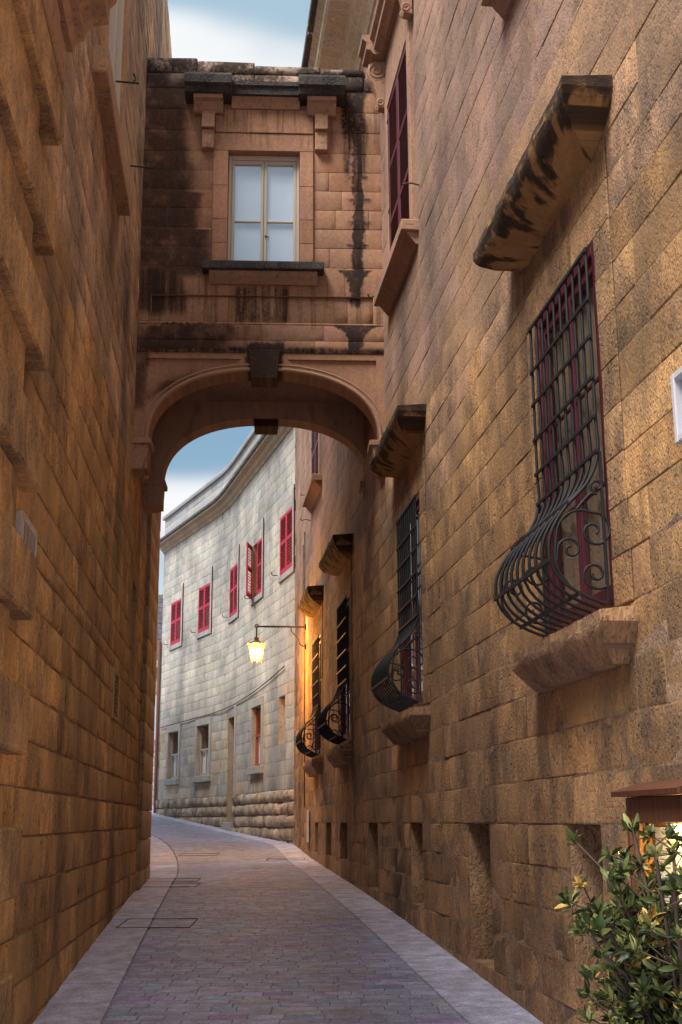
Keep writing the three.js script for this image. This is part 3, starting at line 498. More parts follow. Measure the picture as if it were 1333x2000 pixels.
// ================================================================ BRIDGE
const bd = thing('stone_bridge', 'arched stone bridge room with a tall white-framed window spanning the street', 'bridge');
seat(bd, -2.67, -15.12, 0.99879, -0.04917);
const BP = straight(1);
{
  const W = 3.28;
  // black and brown growth on the face, where rain runs: u across the face, v from h 4.2 to 10.5
  const H0 = 4.2, H1 = 10.5;
  const stain = tex(640, 1216, (u, v) => {
    const x = u * W, h = H0 + v * (H1 - H0), n = fbm(u, v, 7, 13, 5, 501) - 0.5, f = fbm(u, v, 110, 200, 3, 511) - 0.5, st = fbm(u, v, 70, 7, 4, 521) - 0.5, bb = fbm(u, v, 16, 30, 5, 531) - 0.5, gr = fbm(u, v, 220, 400, 2, 541) - 0.5;
    const X = x + 0.14 * n + 0.05 * f + 0.09 * bb, Hh = h + 0.10 * n + 0.06 * f + 0.10 * st;
    let k = 0; const add = (m, top = 1) => { k = Math.max(k, Math.min(top, clamp(m))); };
    const bandX = (a, b, s) => sstep(a - s, a + s, X) * (1 - sstep(b - s, b + s, X)), bandH = (a, b, s) => sstep(a - s, a + s, Hh) * (1 - sstep(b - s, b + s, Hh));
    const row = Math.floor(h / 0.31), lx = (h > 8.75 ? 0.58 : h > 8.3 ? 0.60 : h > 7.75 ? 0.78 : 0.90) + 0.05 * (hash(row, 3, 9) - 0.5);
    add((0.74 + 1.3 * bb + 0.6 * f + 0.2 * (hash(row, Math.floor(x / 0.4 + (row % 2) * 0.5), 5) - 0.5)) * bandX(-0.3, lx, 0.11) * bandH(7.1, 10.2, 0.12), 0.76);
    add((0.70 + 1.4 * st + 0.5 * f) * bandX(-0.3, 0.62, 0.06) * bandH(6.55, 7.25, 0.1), 0.86);
    add((0.62 + 2.0 * bb + 1.6 * f) * bandH(9.90, 10.7, 0.04) * (1 - 0.8 * bandX(1.65, 2.72, 0.10)));
    add((0.30 + 2.2 * bb + 1.4 * f) * bandH(9.90, 10.7, 0.04));
    add((0.95 + 1.6 * f + 1.0 * bb) * bandX(2.70, 3.05, 0.04) * bandH(9.2, 10.7, 0.2));
    add((0.86 + 1.5 * st + 0.8 * f) * bandX(2.84, 2.985, 0.02) * bandH(7.0, 9.7, 0.15));
    add((0.45 + 2.4 * st + 0.8 * f) * bandX(2.74, 3.06, 0.05) * bandH(8.6, 9.7, 0.25));
    for (const y of [8.93, 8.585, 8.245, 7.90, 7.56]) { const q = h - y - 0.015 * bb; add((0.7 + 1.6 * f + 1.2 * bb) * (q < 0 ? Math.exp(-Math.pow(q / 0.05, 2)) : Math.exp(-Math.pow(q / 0.012, 2))) * bandX(2.77 + 0.04 * hash(Math.round(y * 50), 1, 2), 3.04 + 0.05 * hash(Math.round(y * 50), 4, 2), 0.03)); }
    const fl = (y, xw, y2) => { const t = clamp((h - y2) / (y - y2)); add((0.95 + 1.2 * f + 0.5 * st) * sstep(y2, y2 + 0.12, h + 0.12 * st) * (1 - sstep(y - 0.01, y + 0.02, h)) * (1 - sstep(0.75, 1, Math.abs(x + 0.05 * f + 0.03 * st - 2.88) / (xw * mix(0.32, 1, Math.pow(t, 5)))))); };
    fl(7.18, 0.26, 6.62); fl(6.375, 0.34, 5.98);
    add((0.70 + 1.5 * bb + 0.6 * f) * bandH(5.99, 6.38, 0.03) * (1 - sstep(0.9, 1.9, X + 0.5 * st)), 0.9);
    add((0.75 + 1.4 * f + 0.8 * st) * Math.exp(-Math.pow((h - 6.02 + 0.02 * bb) / 0.045, 2)));
    add((0.9 + 0.9 * st + 0.5 * f) * bandX(1.44, 1.91, 0.03) * bandH(5.58, 6.12, 0.05), 0.84);
    add((0.5 + 2.2 * st + 0.8 * f) * bandX(1.30, 2.0, 0.10) * bandH(6.45, 6.96, 0.06), 0.8);
    add((0.55 + 1.2 * bb + 0.5 * f) * bandX(-0.3, 0.15, 0.03) * bandH(5.2, 6.1, 0.1), 0.8);
    add((0.45 + 1.4 * bb) * bandX(-0.3, 0.75, 0.08) * Math.exp(-Math.pow((h - (5.22 + 0.5 * Math.pow(clamp(x / 0.9), 0.6))) / 0.09, 2)), 0.7);
    add((0.5 + 1.5 * bb + f) * Math.exp(-Math.pow((x - 2.33) / 0.12, 2) - Math.pow((h - 7.26) / 0.06, 2)));
    add(0.5 * clamp(2.5 * st) * bandH(9.0, 9.66, 0.1), 0.3); add(0.55 * clamp(2.2 * st + 0.3 * bb) * bandH(6.35, 7.1, 0.1), 0.35);
    const l = 0.90 + 0.20 * n + 0.16 * f + 0.10 * st + 0.10 * gr, d = 0.21 + 0.20 * bb + 0.20 * f + 0.10 * gr;
    k = clamp(k); return [mix(l, d * 1.08, k), mix(l * (1 + 0.06 * bb), d * 0.95, k), mix(l * (1 - 0.12 * bb), d * 0.86, k)];
  }, { wrap: false });
  const face = std({ map: stain, bumpMap: null, vertexColors: true });
  const uvOf = (x, h) => [clamp(x / W), clamp((h - H0) / (H1 - H0))];
  const faceUV = (g) => { const p = g.attributes.position, u = new Float32Array(p.count * 2); for (let i = 0; i < p.count; i++) { const q = uvOf(p.getX(i), p.getY(i) - EYE); u[2 * i] = q[0]; u[2 * i + 1] = q[1]; } g.setAttribute('uv', new THREE.BufferAttribute(u, 2)); return g; };
  const orange = [0.47, 0.245, 0.14], win = { a0: 1.16, a1: 2.13, h0: 7.22, h1: 8.93 };
  const base = { mat: face, mortar: M.mortarBridge, rough: 0.004, bevel: 0.005, gap: 0.0035, depth: 0.02, len: [0.36, 0.72], faceUV: uvOf, color: (a, h, r) => vary(orange, r, 0.09, 0.05), keep: 300, name: 'face_stone' };
  coursedWall(bd, BP, { ...base, seed: 301, a0: 0, a1: W, levels: levelsOf([6.38, 6.42, 6.80, 7.22, 8.93, 9.9], 0.31), openings: [win, { a0: 0.95, a1: 2.32, h0: 7.22, h1: 8.93 }, { a0: 0.17, a1: 3.12, h0: 6.42, h1: 6.80 }] });
  coursedWall(bd, BP, { ...base, seed: 302, a0: 0.17, a1: 3.12, levels: [6.42, 6.80], out: -0.035, depth: 0.055, len: [0.6, 1.1] });
  part('panel_edge', merge([bx(0.15, 3.14, 6.80 + EYE, 6.812 + EYE, -0.05, -0.004, 0.001), bx(0.15, 0.17, 6.42 + EYE, 6.80 + EYE, -0.05, -0.004, 0.001), bx(3.12, 3.14, 6.42 + EYE, 6.80 + EYE, -0.05, -0.004, 0.001)]), M.trim, bd);
  coursedWall(bd, BP, { ...base, seed: 303, a0: 0, a1: W, levels: [5.99, 6.16, 6.38], out: 0.012, depth: 0.03, len: [0.7, 1.3] });
  // weathered parapet, its top edge crumbled
  { const r = rng(330); let a = 0; while (a < W - 0.01) { let b = Math.min(W, a + 0.5 + 0.5 * r()); if (W - b < 0.2) b = W; for (const [h0, h1] of [[9.9, 10.14], [10.14, mix(10.40, 10.22, (a + b) / 2 / W) + (r() - 0.5) * 0.014]]) { const w = b - a + 0.004, g = stone(w, h1 - h0 + 0.002, 0.012, 0.012, 0.016, r, 0.03), p = g.attributes.position, uv = []; const n = p.count, cc = new Float32Array(n * 3), c = vary([0.56, 0.40, 0.30], r, 0.1, 0.04); for (let i = 0; i < n; i++) { uv.push(...uvOf(p.getX(i) + (a + b) / 2, p.getY(i) + (h0 + h1) / 2)); cc.set(c, i * 3); } g.setAttribute('uv', new THREE.Float32BufferAttribute(uv, 2)); g.setAttribute('color', new THREE.BufferAttribute(cc, 3)); part('parapet_stone', g, face, bd).position.set((a + b) / 2, (h0 + h1) / 2 + EYE, 0); } a = b; } }
  // room behind the face, and the roof slab
  part('room_core', merge([bx(0, W, 6.03 + EYE, 7.20 + EYE, -2.28, -0.1, 0.004), bx(0, 1.15, 7.2 + EYE, 8.94 + EYE, -2.28, -0.1, 0.004), bx(2.14, W, 7.2 + EYE, 8.94 + EYE, -2.28, -0.1, 0.004), bx(0, W, 8.94 + EYE, 10.2 + EYE, -2.28, -0.1, 0.004), bx(1.15, 2.14, 7.2 + EYE, 8.94 + EYE, -2.28, -0.6, 0.004)]), M.mortarBridge, bd);
  // arch walls, front and back
  const archY = (x) => { const d = Math.min(1, Math.abs(x - 1.68) / 1.49); return 4.78 + 0.95 * Math.pow(1 - Math.pow(d, 2.3), 1 / 2.3); };
  const archPts = []; for (let i = 0; i <= 48; i++) { const t = Math.PI * i / 48, c = Math.cos(t), s = Math.sin(t), x = 1.68 - 1.49 * Math.sign(c) * Math.pow(Math.abs(c), 2 / 2.3), y = 4.78 + 0.95 * Math.pow(s, 2 / 2.3); archPts.push([x, y]); }
  const offs = (d) => archPts.map(([x, y], i) => { const a = archPts[Math.max(0, i - 1)], b = archPts[Math.min(48, i + 1)], L = Math.hypot(b[0] - a[0], b[1] - a[1]); return [x - (b[1] - a[1]) / L * d, y + (b[0] - a[0]) / L * d]; });
  const spandrel = (holes) => {
    const s = new THREE.Shape(); s.moveTo(0.0, 4.40); s.lineTo(0, 5.985); s.lineTo(W, 5.985); s.lineTo(W, 4.40); s.lineTo(3.17, 4.40);
    for (let i = 48; i >= 0; i--) s.lineTo(archPts[i][0], archPts[i][1]); s.lineTo(0.19, 4.40); s.closePath();
    if (holes) { const o = offs(0.13); for (const side of [0, 1]) { const p = new THREE.Path(), pts = []; if (!side) { pts.push([0.13, 5.9], [1.37, 5.9]); for (let i = 24; i >= 0; i--) if (o[i][0] < 1.37 && o[i][0] > 0.13 && o[i][1] < 5.88) pts.push(o[i]); } else { for (let i = 48; i >= 24; i--) if (o[i][0] > 1.97 && o[i][0] < 3.15 && o[i][1] < 5.88) pts.push(o[i]); pts.push([1.97, 5.9], [3.15, 5.9]); } pts.forEach((q, i) => (i ? p.lineTo(...q) : p.moveTo(...q))); p.closePath(); s.holes.push(p); } }
    return s;
  };
  const ext = (s, d, z) => { const g = new THREE.ExtrudeGeometry(s, { depth: d, bevelEnabled: false, curveSegments: 1 }); g.translate(0, EYE, z); return g; };
  part('spandrel_wall', fix(faceUV(ext(spandrel(false), 0.33, -0.365)), orange), face, bd);
  part('spandrel_facing', fix(faceUV(ext(spandrel(true), 0.034, -0.034)), orange), face, bd);
  part('back_arch_wall', fix(faceUV(ext(spandrel(false), 0.36, -2.30)), [0.5, 0.30, 0.18]), M.smooth, bd);
  part('arch_moulding', merge([tube(offs(0.03).map(([x, y]) => [x, y + EYE, 0.0]), 0.026, 96, 7), tube(offs(0.095).map(([x, y]) => [x, y + EYE, 0.0]), 0.012, 96, 5)]), std({ map: smoothC, color: lin(0.55, 0.32, 0.19) }), bd);
  part('ceiling', bx(0.01, W - 0.01, 5.985 + EYE, 6.028 + EYE, -2.0, -0.37, 0.004), std({ map: smoothC, color: lin(0.50, 0.31, 0.19) }), bd);
  // keystones
  const key = (z0, z1, name) => { const s = new THREE.Shape([[1.47, 6.0], [1.515, 5.62], [1.835, 5.62], [1.88, 6.0]].map((p) => new THREE.Vector2(...p))); const g = new THREE.ExtrudeGeometry(s, { depth: z1 - z0, bevelEnabled: true, bevelSize: 0.008, bevelThickness: 0.008, bevelSegments: 1 }); g.translate(0, EYE, z0); part(name, fix(faceUV(g), orange), face, bd); };
  key(-0.30, 0.07, 'keystone'); key(-2.36, -1.97, 'keystone');
  // capitals and tapering corbels at both ends of both arches
  for (const z of [[-0.34, 0.035], [-2.31, -1.95]]) for (const s of [0, 1]) {
    const x = (v) => (s ? W - v : v), b2 = (v0, v1, h0, h1, e) => bx(Math.min(x(v0), x(v1)), Math.max(x(v0), x(v1)), h0 + EYE, h1 + EYE, z[0] - e, z[1] + e, 0.01), cb = group('corbel', bd);
    part('capital', b2(-0.1, 0.235, 4.71, 4.785, 0.03), M.trim, cb);
    const sh = new THREE.Shape([[x(-0.1), 4.708], [x(0.195), 4.708], [x(0.19), 4.58], [x(0.12), 4.38], [x(-0.1), 4.38]].map((p) => new THREE.Vector2(...p))), g = new THREE.ExtrudeGeometry(sh, { depth: z[1] - z[0], bevelEnabled: false }); g.translate(0, EYE, z[0]); g.deleteAttribute('uv'); part('corbel_block', fix(boxUV(g)), M.trim, cb);
  }
  // window: surround, black-topped hood on two brackets, sill, cream casements
  const su = group('window_surround', bd);
  for (const [p, q] of [[0.95, 1.155], [2.135, 2.32]]) for (const [h0, h1] of [[7.22, 7.55], [7.553, 7.9], [7.903, 8.4], [8.403, 8.93]]) part('jamb_stone', fix(faceUV(bx(p, q, h0 + EYE, h1 + EYE, -0.12, 0.035, 0.006)), vary([0.52, 0.27, 0.16], rng(Math.round(p * 100 + h0 * 10)), 0.08, 0.03)), face, su);
  part('lintel_stone', fix(faceUV(bx(0.95, 2.32, 8.933 + EYE, 9.20 + EYE, -0.12, 0.035, 0.006)), orange), face, su);
  for (const [p, q] of [[0.97, 1.4], [1.403, 1.9], [1.903, 2.32]]) part('frieze_stone', fix(faceUV(bx(p, q, 9.203 + EYE, 9.56 + EYE, -0.05, 0.05, 0.006)), vary(orange, rng(Math.round(p * 999)), 0.06, 0.03)), face, su);
  const hd = group('window_hood', bd), black = std({ map: roughC, bumpMap: roughB, bumpScale: 0.03, color: lin(0.095, 0.080, 0.072) });
  part('hood_moulding', prism([[-0.05, 9.56], [0.07, 9.56], [0.10, 9.64], [0.15, 9.70], [-0.05, 9.70]].map(([o, h]) => [o, h + EYE]), 1.19, 2.13), M.trim, hd);
  part('hood_crust', merge([prism([[-0.03, 9.702], [0.20, 9.702], [0.21, 9.80], [0.24, 9.82], [0.24, 9.88], [-0.03, 9.92]].map(([o, h]) => [o, h + EYE]), 1.18, 2.14)]), black, hd, 'black weathered top of the window hood');
  for (const c of [0.875, 2.43]) {
    part('bracket_cap', merge([prism([[-0.03, 9.66], [0.30, 9.66], [0.32, 9.74], [0.38, 9.76], [0.38, 9.88], [0.36, 9.92], [-0.03, 9.96]].map(([o, h]) => [o, h + EYE]), c - 0.32, c + 0.32)]), black, hd);
    part('bracket_bed', prism([[-0.03, 9.46], [0.10, 9.46], [0.20, 9.58], [0.26, 9.60], [0.26, 9.658], [-0.03, 9.658]].map(([o, h]) => [o, h + EYE]), c - 0.2, c + 0.2), M.trim, hd);
    part('bracket', merge([bx(c - 0.09, c + 0.09, 9.22 + EYE, 9.458 + EYE, -0.03, 0.15, 0.008), bx(c - 0.085, c + 0.085, 8.93 + EYE, 9.218 + EYE, -0.03, 0.10, 0.012)]), M.trim, hd);
  }
  const sl = group('window_sill', bd);
  part('sill_slab', bx(0.84, 2.46, 7.10 + EYE, 7.218 + EYE, -0.12, 0.20, 0.012), black, sl); part('sill_moulding', prism([[-0.03, 6.95], [0.03, 6.95], [0.12, 7.04], [0.14, 7.098], [-0.03, 7.098]].map(([o, h]) => [o, h + EYE]), 0.93, 2.37), std({ map: smoothC, color: lin(0.46, 0.27, 0.17) }), sl);
  const wn = group('window', bd), z = -0.12;
  part('window_frame', merge([bx(1.158, 1.20, 7.22 + EYE, 8.93 + EYE, z - 0.06, z + 0.03), bx(2.09, 2.132, 7.22 + EYE, 8.93 + EYE, z - 0.06, z + 0.03), bx(1.2, 2.09, 8.86 + EYE, 8.93 + EYE, z - 0.06, z + 0.03)]), M.creamPaint, wn);
  for (const s of [0, 1]) {
    const x0 = s ? 1.648 : 1.203, x1 = s ? 2.087 : 1.642, t = 0.04;
    part('casement', merge([bx(x0, x0 + t, 7.225 + EYE, 8.857 + EYE, z - 0.03, z + 0.02), bx(x1 - t, x1, 7.225 + EYE, 8.857 + EYE, z - 0.03, z + 0.02), bx(x0 + t, x1 - t, 7.225 + EYE, 7.275 + EYE, z - 0.03, z + 0.02), bx(x0 + t, x1 - t, 8.80 + EYE, 8.857 + EYE, z - 0.03, z + 0.02), bx(x0 + t, x1 - t, 7.93 + EYE, 7.955 + EYE, z - 0.025, z + 0.012)]), M.creamPaint, wn);
    for (const [p, q] of [[7.275, 7.93], [7.955, 8.80]]) part('pane', bx(x0 + t, x1 - t, p + EYE, q + EYE, z - 0.012, z - 0.008, 0), M.skyGlass, wn);
  }
  part('skyTintSheet', bx(1.2, 2.09, 7.24 + EYE, 8.86 + EYE, z - 0.04, z - 0.035, 0), M.skyTintSheet, wn);  // sheet behind the panes: sky reflection put into its colour
  part('window_catch', rod([1.66, 7.72 + EYE, z + 0.03], [1.72, 7.70 + EYE, z + 0.03], 0.008), M.iron, wn);
}

// ================================================================ FAR CURVED BUILDING
const fb = thing('curved_townhouse', 'pale curved stone townhouse with red louvred shutters beyond the bridge', 'building');
fb.position.set(-1.14427, 0, -29.5753); fb.updateMatrixWorld(true);
const FP = (() => {                                // path bends left round s = 9.1
  const d1 = [-0.2723, -0.9622], d2 = [-0.4121, -0.9111], B = 9.08, T = 1.5, pts = [[0, 0]];
  const angle = (s) => mix(Math.atan2(d1[1], d1[0]), Math.atan2(d2[1], d2[0]), sstep(B - T, B + T, s));
  const N = 400, L = 17; for (let i = 1; i <= N; i++) { const s = (i - 0.5) * L / N, a = angle(s), p = pts[i - 1]; pts.push([p[0] + Math.cos(a) * L / N, p[1] + Math.sin(a) * L / N]); }
  return { sx: -1, curved: true, at: (s) => { const q = clamp(s / L, 0, 0.99999) * N, i = Math.floor(q), f = q - i, a = angle(s), ux = -Math.cos(a), uz = -Math.sin(a), ex = s < 0 ? s * Math.cos(a) : s > L ? (s - L) * Math.cos(a) : 0, ez = s < 0 ? s * Math.sin(a) : s > L ? (s - L) * Math.sin(a) : 0; return { x: mix(pts[i][0], pts[i + 1][0], f) + ex, z: mix(pts[i][1], pts[i + 1][1], f) + ez, t: Math.atan2(-uz, ux) }; } };
})();
{
  const END = 16.35, s2 = 9.08;
  const shut = [[0.15, 1.55, 0], [3.75, 5.1, 1], [7.25, 8.5, 0], [s2 + 1.63, s2 + 2.88, 0], [s2 + 4.85, s2 + 6.1, 0]];
  const low = [[3.6, 4.85, 1.48, 3.05], [s2 + 1.45, s2 + 2.7, 1.42, 3.0], [s2 + 4.75, s2 + 5.95, 1.40, 2.98]].map(([a0, a1, h0, h1]) => ({ a0, a1, h0, h1 }));
  const slit = { a0: 0.95, a1: 1.68, h0: 1.85, h1: 3.05 }, door = { a0: 7.33, a1: 8.5, h0: -0.35, h1: 3.0 };
  const op = [...shut.map(([a0, a1]) => ({ a0, a1, h0: 6.1, h1: 7.65 })), ...low, slit, door];
  const levels = levelsOf([0.75, 1.44, 1.85, 3.02, 6.1, 7.65, 9.72], 0.29);
  for (const q of op) { const sn = (h) => levels.reduce((p, v) => (Math.abs(v - h) < Math.abs(p - h) ? v : p)); q.h1 = sn(q.h1); if (q !== door) q.h0 = sn(q.h0); }
  const patch = (a, h) => fbm(((a + 5) / 40) % 1, ((h + 3) / 40) % 1, 22, 26, 3, 640);
  const colour = (a, h, r) => { const p = patch(a, h); const c = h < 3.3 ? (p > 0.54 ? [0.42, 0.405, 0.37] : p > 0.44 ? [0.58, 0.50, 0.39] : [0.58, 0.445, 0.325]) : (p > 0.5 ? [0.52, 0.49, 0.43] : [0.56, 0.525, 0.455]); return vary(c, r, 0.07, 0.03); };
  coursedWall(fb, FP, { seed: 401, a0: 0, a1: END, levels, openings: op, rough: 0.004, bevel: 0.005, gap: 0.007, depth: 0.009, len: [0.45, 0.9], weather: 0.55, mat: M.smooth, mortar: M.mortarPale, color: colour, keep: 300 });
  // bossed plinth: big rock-faced stones
  const bossL = levelsOf([-0.75, 0.75], 0.3);
  coursedWall(fb, FP, { seed: 402, a0: 0, a1: END, levels: bossL, openings: [door], rough: 0.05, bevel: 0.045, gap: 0.012, vgap: 0.022, out: 0.07, depth: 0.10, len: [0.4, 0.75], mat: M.rough, mortar: M.mortarPale, color: (a, h, r) => vary([0.60, 0.49, 0.37], r, 0.18, 0.05), name: 'bossed_stone', keep: 200, restName: 'bossed_stones', skip: (a, h0, h1) => { const P = FP.at(a); return h1 < groundH(29.575 - P.z) - 0.02; } });
  // solid behind
  const core = [], A = []; for (let i = 0; i <= 34; i++) { const s = END * i / 34, P = FP.at(s); A.push([P.x - Math.sin(P.t) * 0.45, P.z - Math.cos(P.t) * 0.45]); }
  for (let i = 0; i < 34; i++) { const a = A[i], b = A[i + 1]; core.push(quadG([[b[0], -2, b[1]], [a[0], -2, a[1]], [a[0], 11 + EYE, a[1]], [b[0], 11 + EYE, b[1]]])); }
  const E0 = FP.at(END), e0 = A[34]; core.push(quadG([[e0[0] + 8, -2, e0[1] - 6], [E0.x, -2, E0.z], [E0.x, 11 + EYE, E0.z], [e0[0] + 8, 11 + EYE, e0[1] - 6]]));
  core.push(quadG([[0.9, 11 + EYE, 0], ...A.map(([x, z]) => [x, 11 + EYE, z]), [9, 11 + EYE, -22], [12, 11 + EYE, 0]]));
  core.push(quadG([[A[0][0], -2, A[0][1]], [12, -2, 0], [12, 11 + EYE, 0], [A[0][0], 11 + EYE, A[0][1]]]));
  part('wall_core', merge(core), M.mortarPale, fb);
  for (const q of op) reveal(fb, FP, q, 0.42, std({ map: smoothC, color: lin(0.52, 0.40, 0.28) }));
  // cornice, parapet and coping
  for (let s = 0; s < END - 0.01; s += 0.8) {
    const e = Math.min(END + 0.05, s + 0.796), P = FP.at((s + e) / 2), w = (e - s) / 2 + 0.012, q = rng(Math.round(s * 77));
    const add = (name, g, c, m) => { const k = part(name, fix(g, vary(c, q, 0.1, 0.04)), m || M.smooth, fb); k.position.set(P.x, EYE, P.z); k.rotation.y = P.t; };
    add('cornice_stone', prism([[-0.05, 9.72], [0.03, 9.72], [0.06, 9.80], [0.12, 9.84], [0.16, 9.94], [0.30, 9.97], [0.30, 10.03], [-0.05, 10.03]], -w, w), [0.44, 0.33, 0.22]);
    add('cornice_crust', prism([[-0.02, 10.032], [0.31, 10.032], [0.36, 10.06], [0.37, 10.12], [-0.02, 10.16]], -w, w), [0.20, 0.19, 0.18], M.rough);
    add('coping_stone', prism([[-0.3, 11.0], [0.09, 11.0], [0.10, 11.08], [0.08, 11.14], [-0.3, 11.16]], -w, w), [0.36, 0.36, 0.37]);
  }
  coursedWall(fb, FP, { seed: 404, a0: 0, a1: END, levels: levelsOf([10.12, 11.0], 0.3), rough: 0.006, bevel: 0.008, gap: 0.007, depth: 0.02, len: [0.5, 0.9], mat: M.smooth, mortar: M.mortarPale, color: (a, h, r) => vary([0.46, 0.46, 0.45], r, 0.08, 0.03), name: 'parapet_stone', keep: 80 });
  // shutters
  shut.forEach(([a0, a1, open], i) => {
    const q = op[i], c = (a0 + a1) / 2, hw = (a1 - a0) / 2, h0 = q.h0, h1 = q.h1, fr = mount('window_surround', fb, FP, c, 0);
    part('surround_band', merge([bx(hw, hw + 0.16, h0 - 0.16, h1 + 0.42, -0.02, 0.03), bx(-hw - 0.1, hw, h0 - 0.16, h0 - 0.002, -0.02, 0.04)]), M.pale, fr);
    part('dark_edge_strip', bx(hw + 0.17, hw + 0.19, h0 - 0.2, h1 + 0.5, 0.012, 0.04, 0.003), M.rust, fr);  // thin dark strip along the outer edge of the surround
    part('back_board', bx(-hw, hw, h0, h1, -0.38, -0.35, 0), open ? M.red : M.linen, fr);
    for (const s of [-1, 1]) {
      const sh = mount('shutter', fb, FP, c, 0, open && s < 0 ? 'red louvred shutter leaf standing open' : 'red louvred shutter leaf'), wl = hw - 0.006, st = 0.07, list = [bx(0, st, h0 + 0.01, h1 - 0.01, -0.02, 0.02), bx(wl - st, wl, h0 + 0.01, h1 - 0.01, -0.02, 0.02)], sl = [], mid = (h0 + h1) / 2 + 0.05;
      for (const [p, z] of [[h0 + 0.01, h0 + 0.13], [mid - 0.05, mid + 0.05], [h1 - 0.1, h1 - 0.01]]) list.push(bx(st, wl - st, p, z, -0.02, 0.02));
      for (const [p, z] of [[h0 + 0.13, mid - 0.05], [mid + 0.05, h1 - 0.1]]) for (let y = p + 0.02; y < z - 0.02; y += 0.085) { const g = bx(st, wl - st, -0.022, 0.022, -0.006, 0.006, 0); g.rotateX(0.6); g.translate(0, y + 0.02, 0); sl.push(g); }
      const f = merge(list), l = merge(sl);
      for (const g of [f, l]) { if (s > 0) { g.translate(0.004, 0, 0); } else if (open) { g.translate(-wl, 0, 0); g.translate(wl, 0, 0); g.rotateY(-0.42); g.translate(-hw, 0, 0.02); } else g.translate(-hw + 0.002, 0, 0); g.translate(0, 0, 0.005); }
      part('leaf_frame', f, M.red, sh); part('slats', l, M.red, sh);
    }
    const hk = mount('shutter_hook', fb, FP, c - hw * -1 - a1 + a1 + 0.35, h0 + 0.1); hk.position.y += 0; part('hook_rod', tube([[0, 0, 0], [0, 0, 0.14], [0.03, 0.08, 0.16]], 0.012, 10, 5), M.iron, hk);
  });
  // ground-floor windows: two-light sashes with painted rails, stone frames proud of the wall
  low.forEach((q, i) => {
    const c = (q.a0 + q.a1) / 2, hw = (q.a1 - q.a0) / 2, h0 = q.h0, h1 = q.h1, g = mount('ground_floor_window', fb, FP, c, 0), pm = i === 0 ? std({ color: lin(0.30, 0.06, 0.04), roughness: 0.6 }) : M.greyPaint, zf = -0.085;
    part('surround_band', merge([bx(hw, hw + 0.17, h0 - 0.02, h1 + 0.22, -0.02, 0.045), bx(-hw - 0.17, hw, h1 + 0.002, h1 + 0.22, -0.02, 0.045), bx(-hw - 0.17, -hw, h0 - 0.02, h1, -0.02, 0.045)]), M.pale, g);
    part('sill', bx(-hw - 0.2, hw + 0.2, h0 - 0.22, h0 - 0.022, -0.05, 0.12, 0.012), M.pale, g);
    part('sash_frame', merge([bx(-hw, -hw + 0.07, h0, h1, zf - 0.06, zf), bx(hw - 0.07, hw, h0, h1, zf - 0.06, zf), bx(-hw + 0.07, hw - 0.07, h0 + 0.78, h0 + 0.84, zf - 0.05, zf + 0.01), bx(-hw + 0.07, hw - 0.07, h0, h0 + 0.07, zf - 0.06, zf), bx(-0.03, 0.03, h0 + 0.07, h0 + 0.78, zf - 0.05, zf - 0.005)]), pm, g);
    part('lower_blind', bx(-hw + 0.05, hw - 0.05, h0 + 0.05, h0 + 0.8, zf - 0.09, zf - 0.08, 0), M.skyTintSheet, g);
    part('upper_curtain', bx(-hw + 0.05, hw - 0.05, h0 + 0.8, h1, zf - 0.30, zf - 0.29, 0), M.linen, g);
    for (const s of [-1, 1]) part('pane', bx(s < 0 ? -hw + 0.07 : 0.03, s < 0 ? -0.03 : hw - 0.07, h0 + 0.07, h0 + 0.78, zf - 0.035, zf - 0.03, 0), M.glass, g);
  });
  { const g = mount('slit_window', fb, FP, (slit.a0 + slit.a1) / 2, 0); part('slit_curtain', bx(-0.36, 0.36, slit.h0, slit.h1, -0.38, -0.36, 0), M.linen, g); part('pane', bx(-0.36, 0.36, slit.h0, slit.h1, -0.16, -0.155, 0), M.glass, g); part('sash_frame', merge([bx(-0.36, -0.30, slit.h0, slit.h1, -0.18, -0.13), bx(0.30, 0.36, slit.h0, slit.h1, -0.18, -0.13), bx(-0.3, 0.3, slit.h0 + 0.55, slit.h0 + 0.6, -0.18, -0.13)]), M.greyPaint, g); }
  { const g = mount('door', fb, FP, (door.a0 + door.a1) / 2, 0), hw = (door.a1 - door.a0) / 2; part('door_leaf', bx(-hw, hw, -0.3, door.h1, -0.26, -0.20), std({ color: lin(0.16, 0.09, 0.07), roughness: 0.7, map: woodC }), g); for (let k = 0; k < 3; k++) part('door_panel', bx(-hw + 0.15, hw - 0.15, 0.1 + k * 0.95, 0.85 + k * 0.95, -0.20, -0.18), std({ color: lin(0.19, 0.11, 0.085), roughness: 0.7, map: woodC }), g); part('surround_band', bx(hw, hw + 0.15, 0.2, door.h1 + 0.3, -0.02, 0.05), M.pale, g); part('doorstep', bx(-hw - 0.1, hw + 0.1, -0.5, -0.02, -0.3, 0.16, 0.015), M.pale, g); }
  // cable strung along the front
  const cab = [[16.0, 3.27], [13, 3.30], [10, 3.33], [8, 3.36], [6, 3.40], [4.5, 3.46], [2.5, 3.58], [0.9, 3.72]].map(([s, h]) => { const P = FP.at(s); return [P.x + Math.sin(P.t) * 0.04, h + EYE, P.z + Math.cos(P.t) * 0.04]; });
  part('wall_cable', tube(cab, 0.014, 80, 5), M.rust, fb);
  { const P = FP.at(END - 0.05); part('downpipe', rod([P.x + Math.sin(P.t) * 0.08, 0.3 + EYE, P.z + Math.cos(P.t) * 0.08], [P.x + Math.sin(P.t) * 0.08, 6.4 + EYE, P.z + Math.cos(P.t) * 0.08], 0.06, 8), std({ color: lin(0.20, 0.09, 0.07) }), fb); }
}

